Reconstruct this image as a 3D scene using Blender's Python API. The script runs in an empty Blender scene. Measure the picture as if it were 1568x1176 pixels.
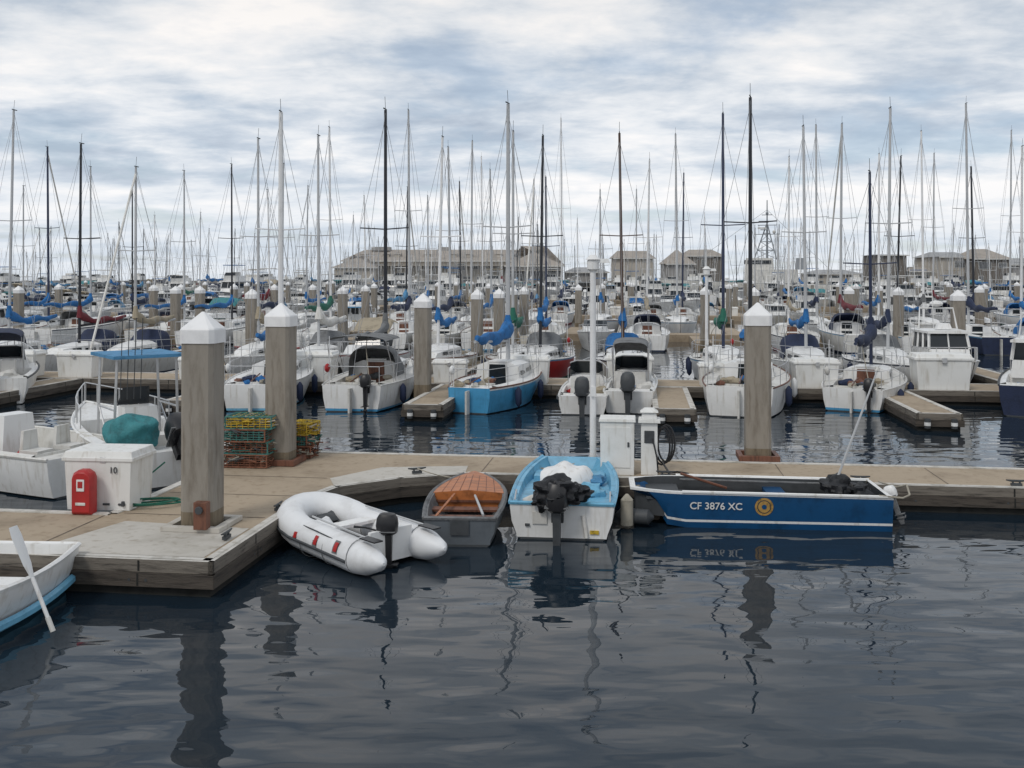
import bpy, bmesh, math, random
from mathutils import Vector, Matrix, noise
random.seed(11)
R=math.radians
S=bpy.context.scene
CAMH=3.6; F0=1500.0
# ---------------------------------------------------------------- materials
MC={}
def M(name,col,rough=.5,metal=0,var=.12,scale=4,bump=0,stretch=(1,1,1),dirt=None,spec=.5,streak=0):
    if name in MC: return MC[name]
    m=bpy.data.materials.new(name); m.use_nodes=True; n=m.node_tree.nodes; l=m.node_tree.links
    p=n['Principled BSDF']; p.inputs['Roughness'].default_value=rough; p.inputs['Metallic'].default_value=metal
    p.inputs['Specular IOR Level'].default_value=spec
    tc=n.new('ShaderNodeTexCoord'); mp=n.new('ShaderNodeMapping'); mp.inputs['Scale'].default_value=stretch
    l.new(tc.outputs['Object'],mp.inputs[0])
    nz=n.new('ShaderNodeTexNoise'); nz.inputs['Scale'].default_value=scale; nz.inputs['Detail'].default_value=6; nz.inputs['Roughness'].default_value=.65
    l.new(mp.outputs[0],nz.inputs['Vector'])
    cr=n.new('ShaderNodeValToRGB'); d=dirt or tuple(c*(1-var*2.2) for c in col)
    cr.color_ramp.elements[0].position=.32; cr.color_ramp.elements[0].color=(*d,1)
    cr.color_ramp.elements[1].position=.68; cr.color_ramp.elements[1].color=(*[min(1,c*(1+var*.5)) for c in col],1)
    e=cr.color_ramp.elements.new(.5); e.color=(*col,1)
    l.new(nz.outputs['Fac'],cr.inputs[0]); out=cr.outputs[0]
    if streak:   # fine spots / run marks
        m2=n.new('ShaderNodeMapping'); m2.inputs['Scale'].default_value=(9,9,1.2) if streak!=2 else (7,7,7); l.new(tc.outputs['Object'],m2.inputs[0])
        n3=n.new('ShaderNodeTexNoise'); n3.inputs['Scale'].default_value=1.3; n3.inputs['Detail'].default_value=5; l.new(m2.outputs[0],n3.inputs['Vector'])
        c3=n.new('ShaderNodeValToRGB'); c3.color_ramp.elements[0].position=.26; c3.color_ramp.elements[0].color=(.68,.64,.58,1) if streak!=3 else (.55,.5,.44,1); c3.color_ramp.elements[1].position=.45; c3.color_ramp.elements[1].color=(1,1,1,1)
        l.new(n3.outputs['Fac'],c3.inputs[0]); mx=n.new('ShaderNodeMix'); mx.data_type='RGBA'; mx.blend_type='MULTIPLY'; mx.inputs[0].default_value=.8
        l.new(out,mx.inputs[6]); l.new(c3.outputs[0],mx.inputs[7]); out=mx.outputs[2]
    l.new(out,p.inputs['Base Color'])
    if bump:
        b=n.new('ShaderNodeBump'); b.inputs['Distance'].default_value=bump; b.inputs['Strength'].default_value=.7
        n2=n.new('ShaderNodeTexNoise'); n2.inputs['Scale'].default_value=scale*6; n2.inputs['Detail'].default_value=5
        l.new(mp.outputs[0],n2.inputs['Vector']); l.new(n2.outputs['Fac'],b.inputs['Height']); l.new(b.outputs[0],p.inputs['Normal'])
    MC[name]=m; return m
WHITE=M('boat_white',(.74,.74,.73),.35,var=.05,scale=1.4,dirt=(.63,.63,.61),streak=1)
WHITE2=M('aged_white',(.62,.61,.58),.5,var=.08,scale=2,dirt=(.47,.46,.42),streak=1)
CREAM=M('cream_gelcoat',(.60,.56,.48),.4,var=.06,streak=1)
PLAST=M('dock_box_plastic',(.74,.74,.72),.45,var=.04,scale=1.5,dirt=(.65,.65,.62),streak=1)
BLUEH=M('blue_hull',(.06,.28,.50),.3,var=.1,streak=1)
LBLUE=M('light_blue_paint',(.15,.40,.58),.4,var=.13,scale=4,streak=2)
SKBLUE=M('skiff_blue',(.006,.062,.165),.35,var=.18,scale=3)
NAVY=M('navy_canvas',(.012,.022,.06),.75,var=.2,bump=.01)
CBLUE=M('blue_canvas',(.01,.13,.36),.7,var=.2,scale=5,bump=.02)
CBLUE2=M('faded_blue_canvas',(.07,.23,.41),.75,var=.2,scale=5,bump=.02)
TEAL=M('teal_canvas',(.035,.20,.22),.7,var=.2,scale=5,bump=.02)
GREEN=M('green_canvas',(.01,.12,.08),.7,var=.2,bump=.02)
MAROON=M('maroon_canvas',(.14,.012,.02),.7,var=.2,bump=.02)
TAN=M('tan_canvas',(.34,.29,.21),.8,var=.15,bump=.02)
GREYC=M('grey_canvas',(.16,.165,.17),.8,var=.2,bump=.02)
RED=M('red_paint',(.40,.02,.02),.4,var=.1)
BLACK=M('black_plastic',(.012,.012,.014),.4,var=.2)
BLACKC=M('black_cloth',(.008,.009,.012),.55,var=.3,bump=.02)
GLASS=M('tinted_glass',(.015,.02,.025),.08,var=.1)
FGLASS=M('far_window',(.12,.125,.13),.3,var=.2)
ALU=M('aluminium_mast',(.45,.46,.47),.45,metal=.0,var=.08,scale=1)
WMAST=M('white_mast',(.72,.72,.72),.4,var=.05)
DMAST=M('dark_mast',(.012,.014,.02),.4,var=.1)
BRMAST=M('wooden_mast',(.07,.035,.02),.4,var=.15)
NMAST=M('navy_mast',(.02,.03,.07),.4,var=.1)
WIRE=M('rigging_wire',(.32,.33,.34),.4,metal=.2,var=.05)
STEEL=M('stainless_rail',(.55,.55,.55),.3,metal=.6,var=.05)
DGREY=M('dark_grey',(.05,.055,.06),.6,var=.15)
GREYP=M('grey_hull_paint',(.10,.115,.13),.45,var=.1,streak=1)
VARN=M('varnished_wood',(.42,.14,.04),.4,var=.3,scale=3,stretch=(1,8,1))
BWOOD=M('brown_wood',(.15,.06,.035),.55,var=.3,scale=3,stretch=(6,1,1))
CONC=M('deck_concrete',(.355,.285,.205),.85,var=.12,scale=.9,bump=.006,dirt=(.25,.195,.135),streak=2)
CONC2=M('pale_concrete',(.48,.455,.41),.8,var=.07,scale=1.2,bump=.005,dirt=(.38,.355,.31),streak=2)
TRIM=M('weathered_trim',(.54,.52,.48),.8,var=.15,scale=4,bump=.006,dirt=(.34,.32,.28),streak=2)
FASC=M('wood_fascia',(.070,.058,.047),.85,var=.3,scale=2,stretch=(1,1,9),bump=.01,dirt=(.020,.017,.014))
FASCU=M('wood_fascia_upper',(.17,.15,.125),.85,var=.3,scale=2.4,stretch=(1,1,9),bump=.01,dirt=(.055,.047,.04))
FLOAT=M('dock_float',(.018,.018,.016),.9,var=.3)
JOINT=M('deck_joint',(.14,.11,.085),.9,var=.3)
PILEM=M('pile_concrete',(.265,.24,.205),.9,var=.12,scale=2.2,stretch=(2,2,.5),bump=.012,dirt=(.18,.155,.125),streak=3)
PILEL=M('pile_stained',(.18,.145,.10),.9,var=.3,scale=3,stretch=(3,3,.6),bump=.012,dirt=(.08,.06,.04))
ALGAE=M('pile_algae',(.03,.035,.02),.8,var=.3)
CAPM=M('white_pile_cap',(.78,.78,.78),.45,var=.05)
ROPE=M('rope',(.35,.32,.26),.9,var=.2)
GOLD=M('emblem_gold',(.42,.25,.07),.5,var=.3,scale=14)
YEL=M('yellow_net',(.50,.34,.03),.8,var=.3,scale=12)
TNET=M('teal_net',(.05,.17,.15),.8,var=.3,scale=12)
RUST=M('rusty_wire',(.20,.08,.045),.8,var=.3,scale=12)
PVC=M('inflatable_fabric',(.72,.73,.74),.5,var=.05,scale=2,dirt=(.58,.58,.58))
WALLB=M('building_wall',(.44,.40,.345),.85,var=.08,scale=.3)
WALLG=M('grey_wall',(.33,.32,.31),.85,var=.08,scale=.3)  # far wall grey lightened in the colour itself, standing in for distance haze
WALLD=M('dark_wood_wall',(.17,.15,.13),.85,var=.1,scale=.3)
ROOF=M('shingle_roof',(.33,.295,.26),.9,var=.10,scale=.5)  # roof tone paled to paint in the haze over the far shore
ROOFG=M('grey_roof',(.33,.335,.34),.9,var=.10,scale=.5)
SHIPG=M('ship_grey',(.24,.26,.28),.6,var=.1,scale=.5)
ROCK=M('ground_soil',(.12,.105,.085),.95,var=.25,scale=.4,bump=.1)
# ---------------------------------------------------------------- mesh builder
class B:
    def __init__(s): s.v=[];s.f=[];s.mi=[];s.mats=[];s.T=Matrix.Identity(4)
    def mt(s,m):
        if m not in s.mats: s.mats.append(m)
        return s.mats.index(m)
    def vt(s,p): s.v.append(s.T@Vector(p)); return len(s.v)-1
    def face(s,ids,m): s.f.append(ids); s.mi.append(s.mt(m))
    def poly(s,pts,m): s.face([s.vt(p) for p in pts],m)
    def box(s,c,sz,m,rz=0,tp=(1,1),mtop=None):
        c=Vector(c);Rz=Matrix.Rotation(rz,3,'Z');ids=[]
        for z in (-1,1):
            kx,ky=(tp if z>0 else (1,1))
            for x,y in((-1,-1),(1,-1),(1,1),(-1,1)):
                ids.append(s.vt(c+Rz@Vector((x*sz[0]/2*kx,y*sz[1]/2*ky,z*sz[2]/2))))
        a=ids
        s.face([a[3],a[2],a[1],a[0]],m); s.face([a[4],a[5],a[6],a[7]],mtop or m)
        for i in range(4):
            j=(i+1)%4; s.face([a[i],a[j],a[4+j],a[4+i]],m)
    def loft(s,rings,m,closed=True,c0=True,c1=True,mf=None):
        R_=[[s.vt(p) for p in r] for r in rings]; n=len(rings[0])
        for a,b in zip(R_,R_[1:]):
            for i in range(n if closed else n-1):
                j=(i+1)%n; s.face([a[i],a[j],b[j],b[i]],mf(i) if mf else m)
        if c0 and closed: s.face(R_[0][::-1],m)
        if c1 and closed: s.face(R_[-1],m)
    def tube(s,pts,r,m,n=6,cap=True,sq=1.0):
        pts=[Vector(p) for p in pts]; N=len(pts)
        rs=r if isinstance(r,(list,tuple)) else [r]*N
        rings=[];u=None
        for i,p in enumerate(pts):
            t=(pts[min(i+1,N-1)]-pts[max(i-1,0)])
            if t.length<1e-7: t=Vector((0,0,1))
            t.normalize()
            if u is None:
                u=Vector((1,0,0)) if abs(t.z)>.7 else Vector((0,0,1))
            u=(u-t*u.dot(t)); 
            if u.length<1e-4: u=t.orthogonal()
            u.normalize(); w=t.cross(u)
            rings.append([p+(u*math.cos(2*math.pi*k/n)+w*math.sin(2*math.pi*k/n)*sq)*rs[i] for k in range(n)])
        s.loft(rings,m,True,cap,cap)
    def ball(s,c,r,m,sc=(1,1,1),n=10,k=6,nz=0,fr=2.0,seed=0):
        c=Vector(c);rings=[]
        for i in range(k+1):
            ph=-math.pi/2+math.pi*(i+.02)/(k+.04);ring=[]
            for j in range(n):
                a=2*math.pi*j/n
                d=Vector((math.cos(a)*math.cos(ph),math.sin(a)*math.cos(ph),math.sin(ph)))
                q=1+(nz*noise.noise(d*fr+Vector((seed,seed*.7,0))) if nz else 0)
                ring.append(c+Vector((d.x*sc[0],d.y*sc[1],d.z*sc[2]))*r*q)
            rings.append(ring)
        s.loft(rings,m)
    def mesh(s,name,ang=35,flat=False):
        me=bpy.data.meshes.new(name); me.from_pydata([tuple(v) for v in s.v],[],s.f)
        for m in s.mats: me.materials.append(m)
        me.polygons.foreach_set('material_index',s.mi)
        bm=bmesh.new(); bm.from_mesh(me); bmesh.ops.recalc_face_normals(bm,faces=bm.faces); bm.to_mesh(me); bm.free()
        if not flat:
            me.polygons.foreach_set('use_smooth',[True]*len(me.polygons)); me.set_sharp_from_angle(angle=R(ang))
        me.update(); return me
    def obj(s,name,loc=(0,0,0),rz=0,bev=0,ang=35,flat=False):
        return put(name,s.mesh(name,ang,flat),loc,rz,bev)
def put(name,me,loc,rz=0,bev=0,sc=1,tilt=0):
    o=bpy.data.objects.new(name,me); S.collection.objects.link(o); o.location=loc; o.rotation_euler=(random.uniform(-tilt,tilt),random.uniform(-tilt,tilt),rz); o.scale=(sc,)*3
    if bev:
        b=o.modifiers.new('bevel','BEVEL'); b.width=bev; b.segments=2; b.limit_method='ANGLE'; b.angle_limit=R(40)
    return o
# harbour frame: docks are turned 7.5 deg; origin = outer corner of near dock
CA,SA=math.cos(R(7.5)),math.sin(R(7.5)); OX,OY=-3.4,11.03; YAW=-R(7.5)
def DL(u,v,z=0): return Vector((OX+CA*u+SA*v, OY-SA*u+CA*v, z))
def G(a,b,h=0):   # survey bearing / drop -> point on the horizontal plane at height h
    d=F0*(CAMH-h)/(b-425.0); return Vector(((a-784)/F0*d,d,h))
def row_pt(a,vl,h=0):
    k=(a-784)/F0; y=(vl+CA*OY+SA*OX)/(SA*k+CA); return Vector((k*y,y,h))
# ---------------------------------------------------------------- water
def make_water():
    me=bpy.data.meshes.new('water'); 
    me.from_pydata([(-3000,-60,0),(3000,-60,0),(3000,4000,0),(-3000,4000,0)],[],[(0,1,2,3)])
    o=bpy.data.objects.new('water',me); S.collection.objects.link(o)
    m=bpy.data.materials.new('harbour_water'); m.use_nodes=True; n=m.node_tree.nodes; l=m.node_tree.links
    p=n['Principled BSDF']; p.inputs['Base Color'].default_value=(.011,.020,.030,1); p.inputs['Roughness'].default_value=.006; p.inputs['IOR'].default_value=1.40
    tc=n.new('ShaderNodeTexCoord')
    def nz(sc,st,rot,det,dist=0):
        mp=n.new('ShaderNodeMapping'); mp.inputs['Scale'].default_value=st; mp.inputs['Rotation'].default_value=(0,0,rot); l.new(tc.outputs['Object'],mp.inputs[0])
        t=n.new('ShaderNodeTexNoise'); t.inputs['Scale'].default_value=sc; t.inputs['Detail'].default_value=det; t.inputs['Roughness'].default_value=.4; t.inputs['Distortion'].default_value=dist
        l.new(mp.outputs[0],t.inputs['Vector']); return t
    a=nz(1.9,(.75,1.3,1),.12,0.5,.15); b=nz(6.0,(.45,1.3,1),-.12,.5,.3); c=nz(.16,(1,2.2,1),.25,2)
    ad=n.new('ShaderNodeMath'); ad.operation='MULTIPLY_ADD'; ad.inputs[1].default_value=.11; l.new(b.outputs['Fac'],ad.inputs[0]); l.new(a.outputs['Fac'],ad.inputs[2])
    mr=n.new('ShaderNodeMapRange'); mr.inputs['From Min'].default_value=.38; mr.inputs['From Max'].default_value=.62; mr.inputs['To Min'].default_value=.45; mr.inputs['To Max'].default_value=1.0
    l.new(c.outputs['Fac'],mr.inputs['Value'])
    bp=n.new('ShaderNodeBump'); bp.inputs['Distance'].default_value=.030; l.new(mr.outputs[0],bp.inputs['Strength']); l.new(ad.outputs[0],bp.inputs['Height']); l.new(bp.outputs[0],p.inputs['Normal'])
    me.materials.append(m)
make_water()
# ---------------------------------------------------------------- hull helpers
def hull(m,L,W,F,stern=.75,rise=.35,tmax=.4,depth=.25,rake=.35,top=WHITE,sheer=None,boot=None,bottom=None,nst=12,bp=2.0,blunt=0,flare=.9,tip=.35):
    sheer=sheer or top; boot=boot or top; bottom=bottom or DGREY; st=[];rings=[]
    for i in range(nst+1):
        t=i/nst
        f=stern+(1-stern)*math.sin(math.pi/2*t/tmax) if t<tmax else blunt+(1-blunt)*(1-((t-tmax)/(1-tmax))**bp)
        f=max(f,.012); w=W/2*f; h=F*(1+rise*t*t); ww=w*(flare-tip*t*t)
        zz=[(w,h),(w*1.0,h-.06),(w*.5+ww*.5+.02*f,h*.5),(ww,.09),(ww*.98,.03),(ww*.6,-.1),(.0,-depth*(1-.5*t**3))]
        pr=[(x,t*L+rake*t**3*(z/h),z) for x,z in zz]
        rings.append(pr+[(-x,y,z) for x,y,z in pr[-2::-1]]); st.append((w,t*L+rake*t**3,h,t))
    mm=[sheer,top,top,boot,bottom,bottom]; mm=mm+mm[::-1]
    m.loft(rings,top,closed=False,mf=lambda i:mm[i])
    r=rings[0];n=len(r)
    for i in range(n//2):
        q=[r[i],r[i+1],r[n-2-i],r[n-1-i]]
        if i+1==n-2-i: q=[r[i],r[i+1],r[n-1-i]]
        m.poly(q,[top,top,top,boot,bottom,bottom][i])
    return st
def deck(m,st,mat,cock=None,floor=None,cf=.62,dep=.4):
    for a,b in zip(st,st[1:]):
        inn=cock and a[3]>=cock[0]-1e-6 and b[3]<=cock[1]+1e-6
        if not inn:
            m.poly([(a[0],a[1],a[2]-.015),(-a[0],a[1],a[2]-.015),(-b[0],b[1],b[2]-.015),(b[0],b[1],b[2]-.015)],mat)
        else:
            for s_ in (1,-1):
                ax,bx=a[0]*cf,b[0]*cf
                m.poly([(s_*a[0],a[1],a[2]-.015),(s_*ax,a[1],a[2]+.03),(s_*bx,b[1],b[2]+.03),(s_*b[0],b[1],b[2]-.015)],mat)
                m.poly([(s_*ax,a[1],a[2]+.03),(s_*ax*.9,a[1],a[2]-dep),(s_*bx*.9,b[1],b[2]-dep),(s_*bx,b[1],b[2]+.03)],mat)
            m.poly([(a[0]*cf*.9,a[1],a[2]-dep),(-a[0]*cf*.9,a[1],a[2]-dep),(-b[0]*cf*.9,b[1],b[2]-dep),(b[0]*cf*.9,b[1],b[2]-dep)],floor or mat)
            for q,e in ((a,abs(a[3]-cock[0])<1e-6),(b,abs(b[3]-cock[1])<1e-6)):
                if e: m.poly([(q[0]*cf,q[1],q[2]+.03),(-q[0]*cf,q[1],q[2]+.03),(-q[0]*cf*.9,q[1],q[2]-dep),(q[0]*cf*.9,q[1],q[2]-dep)],mat)
def rail(m,st,mat,r=.02,dz=0,t0=0,t1=1):
    for s_ in (1,-1): m.tube([(s_*a[0],a[1],a[2]+dz) for a in st if t0-1e-6<=a[3]<=t1+1e-6],r,mat,5)
def stA(st,t):
    n=len(st)-1;i=min(int(t*n),n-1);k=t*n-i;return tuple(st[i][j]*(1-k)+st[i+1][j]*k for j in range(3))
def openboat(m,L,W,F,outer=WHITE,inner=WHITE2,trim=None,fl=.06,wall=.05,**k):
    st=hull(m,L,W,F,top=outer,**k); trim=trim or outer; inn=[]
    for (w,y,h,t) in st:
        wi=max(w-wall,.004); yy=min(max(y,.05),st[-1][1]-.05)
        z0=fl+.25*h*max(0,t-.6)/.4
        wf=max(wi*(.82-.3*t*t),.003)
        inn.append([(w,y,h),(wi,yy,h+.005),(wi*.99,yy,h-.05),(wf,yy-(.25*t**4),z0),(-wf,yy-(.25*t**4),z0),(-wi*.99,yy,h-.05),(-wi,yy,h+.005),(-w,y,h)])
    mm=[trim,inner,inner,inner,inner,inner,trim]
    m.loft(inn,inner,closed=False,mf=lambda i:mm[i])
    a=inn[0]; m.poly(a[1:7],inner); m.poly([a[0],a[1],a[6],a[7]],trim)
    b=inn[-1]; m.poly(b[1:7],inner); m.poly([b[0],b[1],b[6],b[7]],trim)
    rail(m,st,trim,.028,0); m.tube([(-st[0][0],0,st[0][2]),(st[0][0],0,st[0][2])],.028,trim,5)
    return st
def outboard(m,pos,s=1,cowl=BLACK,leg=BLACK,tilt=0,cloth=None,rot=0):
    T0=m.T.copy(); m.T=T0@Matrix.Translation(pos)@Matrix.Rotation(rot,4,'Z')@Matrix.Rotation(tilt,4,'X')@Matrix.Scale(s,4)
    m.box((0,-.05,-.05),(.18,.12,.26),leg); m.box((0,-.22,-.28),(.10,.16,.62),leg,tp=(1.2,1.2))
    rings=[]
    for z,w,l0,l1 in((.02,.10,-.36,-.06),(.06,.15,-.42,.0),(.22,.17,-.44,.02),(.36,.16,-.42,.0),(.44,.12,-.37,-.05),(.465,.05,-.28,-.12)):
        cy=(l0+l1)/2;hy=(l1-l0)/2
        rings.append([(w*math.copysign(abs(math.cos(a))**.6,math.cos(a)),cy+hy*math.copysign(abs(math.sin(a))**.6,math.sin(a)),z) for a in [2*math.pi*k/14 for k in range(14)]])
    m.loft(rings,cowl); m.box((0,-.20,.10),(.345,.40,.018),GREYC)
    m.box((0,-.27,-.60),(.20,.34,.02),leg); m.tube([(0,-.08,-.74),(0,-.16,-.74),(0,-.36,-.74),(0,-.43,-.74)],[.01,.05,.05,.02],leg,8)
    m.box((0,-.24,-.67),(.04,.18,.14),leg); m.box((0,-.24,-.86),(.015,.14,.2),leg,tp=(1,1.6))
    for k in range(3):
        a=k*2.094+.5; m.poly([(0,-.42,-.74),(.1*math.cos(a),-.44,-.74+.1*math.sin(a)),(.11*math.cos(a+.6),-.40,-.74+.11*math.sin(a+.6))],leg)
    m.tube([(0,-.02,.08),(.02,.25,.14),(.03,.5,.15)],[.02,.02,.028],BLACK,6)
    if cloth: 
        m.ball((0,-.12,.30),.29,cloth,(1.1,.95,.72),36,24,.55,2.2,3); 
        m.ball((.25,.05,.24),.2,cloth,(1.3,1,.6),28,16,.6,2.4,8); m.ball((-.2,.0,.14),.16,cloth,(1.1,1,.9),24,14,.6,2.4,12)
    m.T=T0
# ---------------------------------------------------------------- sail boat / motor boat generators
def sailboat(L=7,W=2.3,F=.75,mh=9,mast=ALU,top=WHITE,boot=None,sheer=None,cover=CBLUE,dodger=None,ob=None,jib=None,far=False,mr=.055,covert=.16,lean=0,sternf=.72,bimini=None,slean=0):
    m=B(); st=hull(m,L,W,F,stern=sternf,top=top,boot=boot or BLUEH,sheer=sheer or top,bottom=DGREY,rake=.12*L,rise=.3,nst=12)
    D=WHITE2 if random.random()<.6 else WHITE
    deck(m,st,D,(1/12,5/12),cf=.66,dep=.35)
    rail(m,st,BWOOD if random.random()<.3 else WHITE,.022)
    rr=[]; chh=random.uniform(.32,.46)
    for t,wf,hh in((.415,.62,.0),(.42,.62,chh),(.55,.62,chh),(.68,.6,chh*.8),(.78,.55,.2),(.8,.5,.0)):
        w,y,h=stA(st,t); x=w*wf
        rr.append([(x,y,h-.03),(x*.93,y,h+hh*.8),(x*.6,y,h+hh),(-x*.6,y,h+hh),(-x*.93,y,h+hh*.8),(-x,y,h-.03)])
    m.loft(rr,WHITE,closed=True)
    w,y,h=stA(st,.42); yc=y-.015
    m.poly([(-.27,yc-.02,h-.3),(.27,yc-.02,h-.3),(.24,yc-.02,h+chh*.9),(-.24,yc-.02,h+chh*.9)],random.choice([BWOOD,GLASS,BWOOD]))
    m.box((0,y+.35,h+chh+.03),(.6,.7,.04),WHITE)
    for s_ in(1,-1):
        for ta,tb in((.45,.53),(.56,.64),(.67,.73)):
            wa,ya,ha=stA(st,ta);wb,yb,hb=stA(st,tb);xa=wa*.615+.008;xb=wb*.605+.008
            m.poly([(s_*xa,ya,ha+.09),(s_*xb,yb,hb+.09),(s_*(xb*.96),yb,hb+.19),(s_*(xa*.96),ya,ha+.21)],GLASS)
    w,y,h=stA(st,.58); base=h+.38; ty=y-lean; tx=slean
    m.tube([(0,y,h),(0,y,base+.1),(tx*.5,(y+ty)/2,mh*.55),(tx,ty,mh)],[mr,mr,mr*.95,mr*.75],mast,8)
    m.box((tx,ty-.05,mh+.03),(.03,.3,.03),DGREY); m.tube([(tx,ty,mh),(tx,ty-.06,mh+.4)],.007,DGREY,4)
    wr=.0065 if not far else .0085
    sp=base+(mh-base)*.52; ys=(y+ty)/2; sx_=tx*.5
    m.tube([(sx_-.75,ys-.12,sp+.04),(sx_,ys,sp),(sx_+.75,ys-.12,sp+.04)],.02,mast,5)
    wb,yb,hb=stA(st,1); m.tube([(0,yb,hb),(tx,ty,mh*.97)],wr if not jib else .045,jib or WIRE,4 if not jib else 6)
    m.tube([(0,.05,st[0][2]),(tx,ty,mh)],wr,WIRE,4)
    wm,ym,hm=stA(st,.55)
    for s_ in(1,-1):
        m.tube([(s_*wm*.95,ym,hm),(sx_+s_*.75,ys-.12,sp+.04),(tx,ty,mh*.97)],wr,WIRE,4)
        m.tube([(s_*wm*.95,ym-.25,hm),(sx_,ys,sp)],wr,WIRE,4)
    bz=base+.62; be=.45
    m.tube([(0,y-.1,bz),(0,be,bz+.12)],.045,mast,6)
    if cover:
        pts=[];rs=[];K=14
        for i in range(K+1):
            k=i/K; pts.append((.04*math.sin(k*9),y-.02-(y-.1-be)*k,bz+.10+.1*k+.05*math.sin(k*14+L)+(.30*(1-k)**6))); rs.append(covert*(1-.55*k)*(.88+.18*math.sin(k*17+W*9)))
        m.tube(pts,rs,cover,10,sq=.75)
        m.tube([(0,y-.02,bz+.3),(0,y-.03,bz+.75)],[covert*.7,.07],cover,8)
    for s_ in(1,-1):
        pr=[]
        for t in(0,.15,.3,.45,.6,.75,.9,1.0):
            ww,yy,hh=stA(st,t); pr.append((s_*ww*.95,yy,hh+.5))
            m.tube([(s_*ww*.95,yy,hh),(s_*ww*.95,yy,hh+.5)],.010,STEEL,4)
        m.tube(pr,.008,STEEL,4)
        if not far: m.tube([(a,b,c-.24) for a,b,c in pr],.006,WIRE,4)
    w0=st[0][0]; m.tube([(-w0*.95,0,F+.5),(w0*.95,0,F+.5)],.012,STEEL,4)
    m.box((0,-.12,F*.35),(.05,.22,F*1.1),WHITE2); m.tube([(0,-.05,F+.1),(0,.9,F+.22)],.02,BWOOD,5)
    if dodger:
        w,y,h=stA(st,.42); x=w*.62; ar=[]
        for dy,hh in((-.45,.80),(.0,.86),(.55,.42)):
            ar.append([(x*math.copysign(abs(math.cos(a))**.5,math.cos(a)),y+dy,h+.02+hh*abs(math.sin(a))**.5) for a in [math.pi*k/10 for k in range(11)]])
        m.loft(ar,dodger,closed=False)
    if bimini:
        w,y,h=stA(st,.2); x=w*.8
        m.loft([[(x*math.cos(a)*1.0,y+dy,h+1.15+.14*math.sin(a)) for a in [math.pi*k/8 for k in range(9)]] for dy in(-.7,0,.8)],bimini,closed=False)
        for s_ in(1,-1):
            for dy in(-.65,.75): m.tube([(s_*w*.9,y,h),(s_*x,y+dy,h+1.15)],.013,STEEL,4)
    if ob: outboard(m,(.45,-.02,F-.05),.8,ob,ob)
    if not far:
        m.box((.2,.9,F-.1),(.3,.4,.25),random.choice([WHITE2,CBLUE,RED])); m.ball((-.4,1.4,F),.18,random.choice([NAVY,TAN]),(1.3,1,.7),10,6,.6)
        for k in range(8): m.ball((random.uniform(-.6,.6),random.uniform(.3,2.4),F+.04),random.uniform(.06,.13),random.choice([WHITE2,DGREY,CBLUE,ROPE,TAN,BWOOD]),(1.3,1,.8),8,5,.6,2,k)
        m.tube([(-w0*.8,.1,F),(-w0*.8,.1,F+1.3)],.012,WMAST,4); m.ball((-w0*.85,.05,F+.45),.12,random.choice([WHITE2,WHITE,RED]),(.6,1,1),8,6)
        m.tube([(w0*.5,.3,F+.1),(w0*.2,.8,F+.9),(0,1.4,F+1.2)],.012,ROPE,4)
        for t in(.2,.5): 
            w,y,h=stA(st,t); m.tube([(w+.1,y,h-.05),(w+.1,y,h-.15),(w+.1,y,h-.5),(w+.1,y,h-.6)],[.02,.09,.09,.02],random.choice([WHITE,NAVY]),8)
    return m
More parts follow.
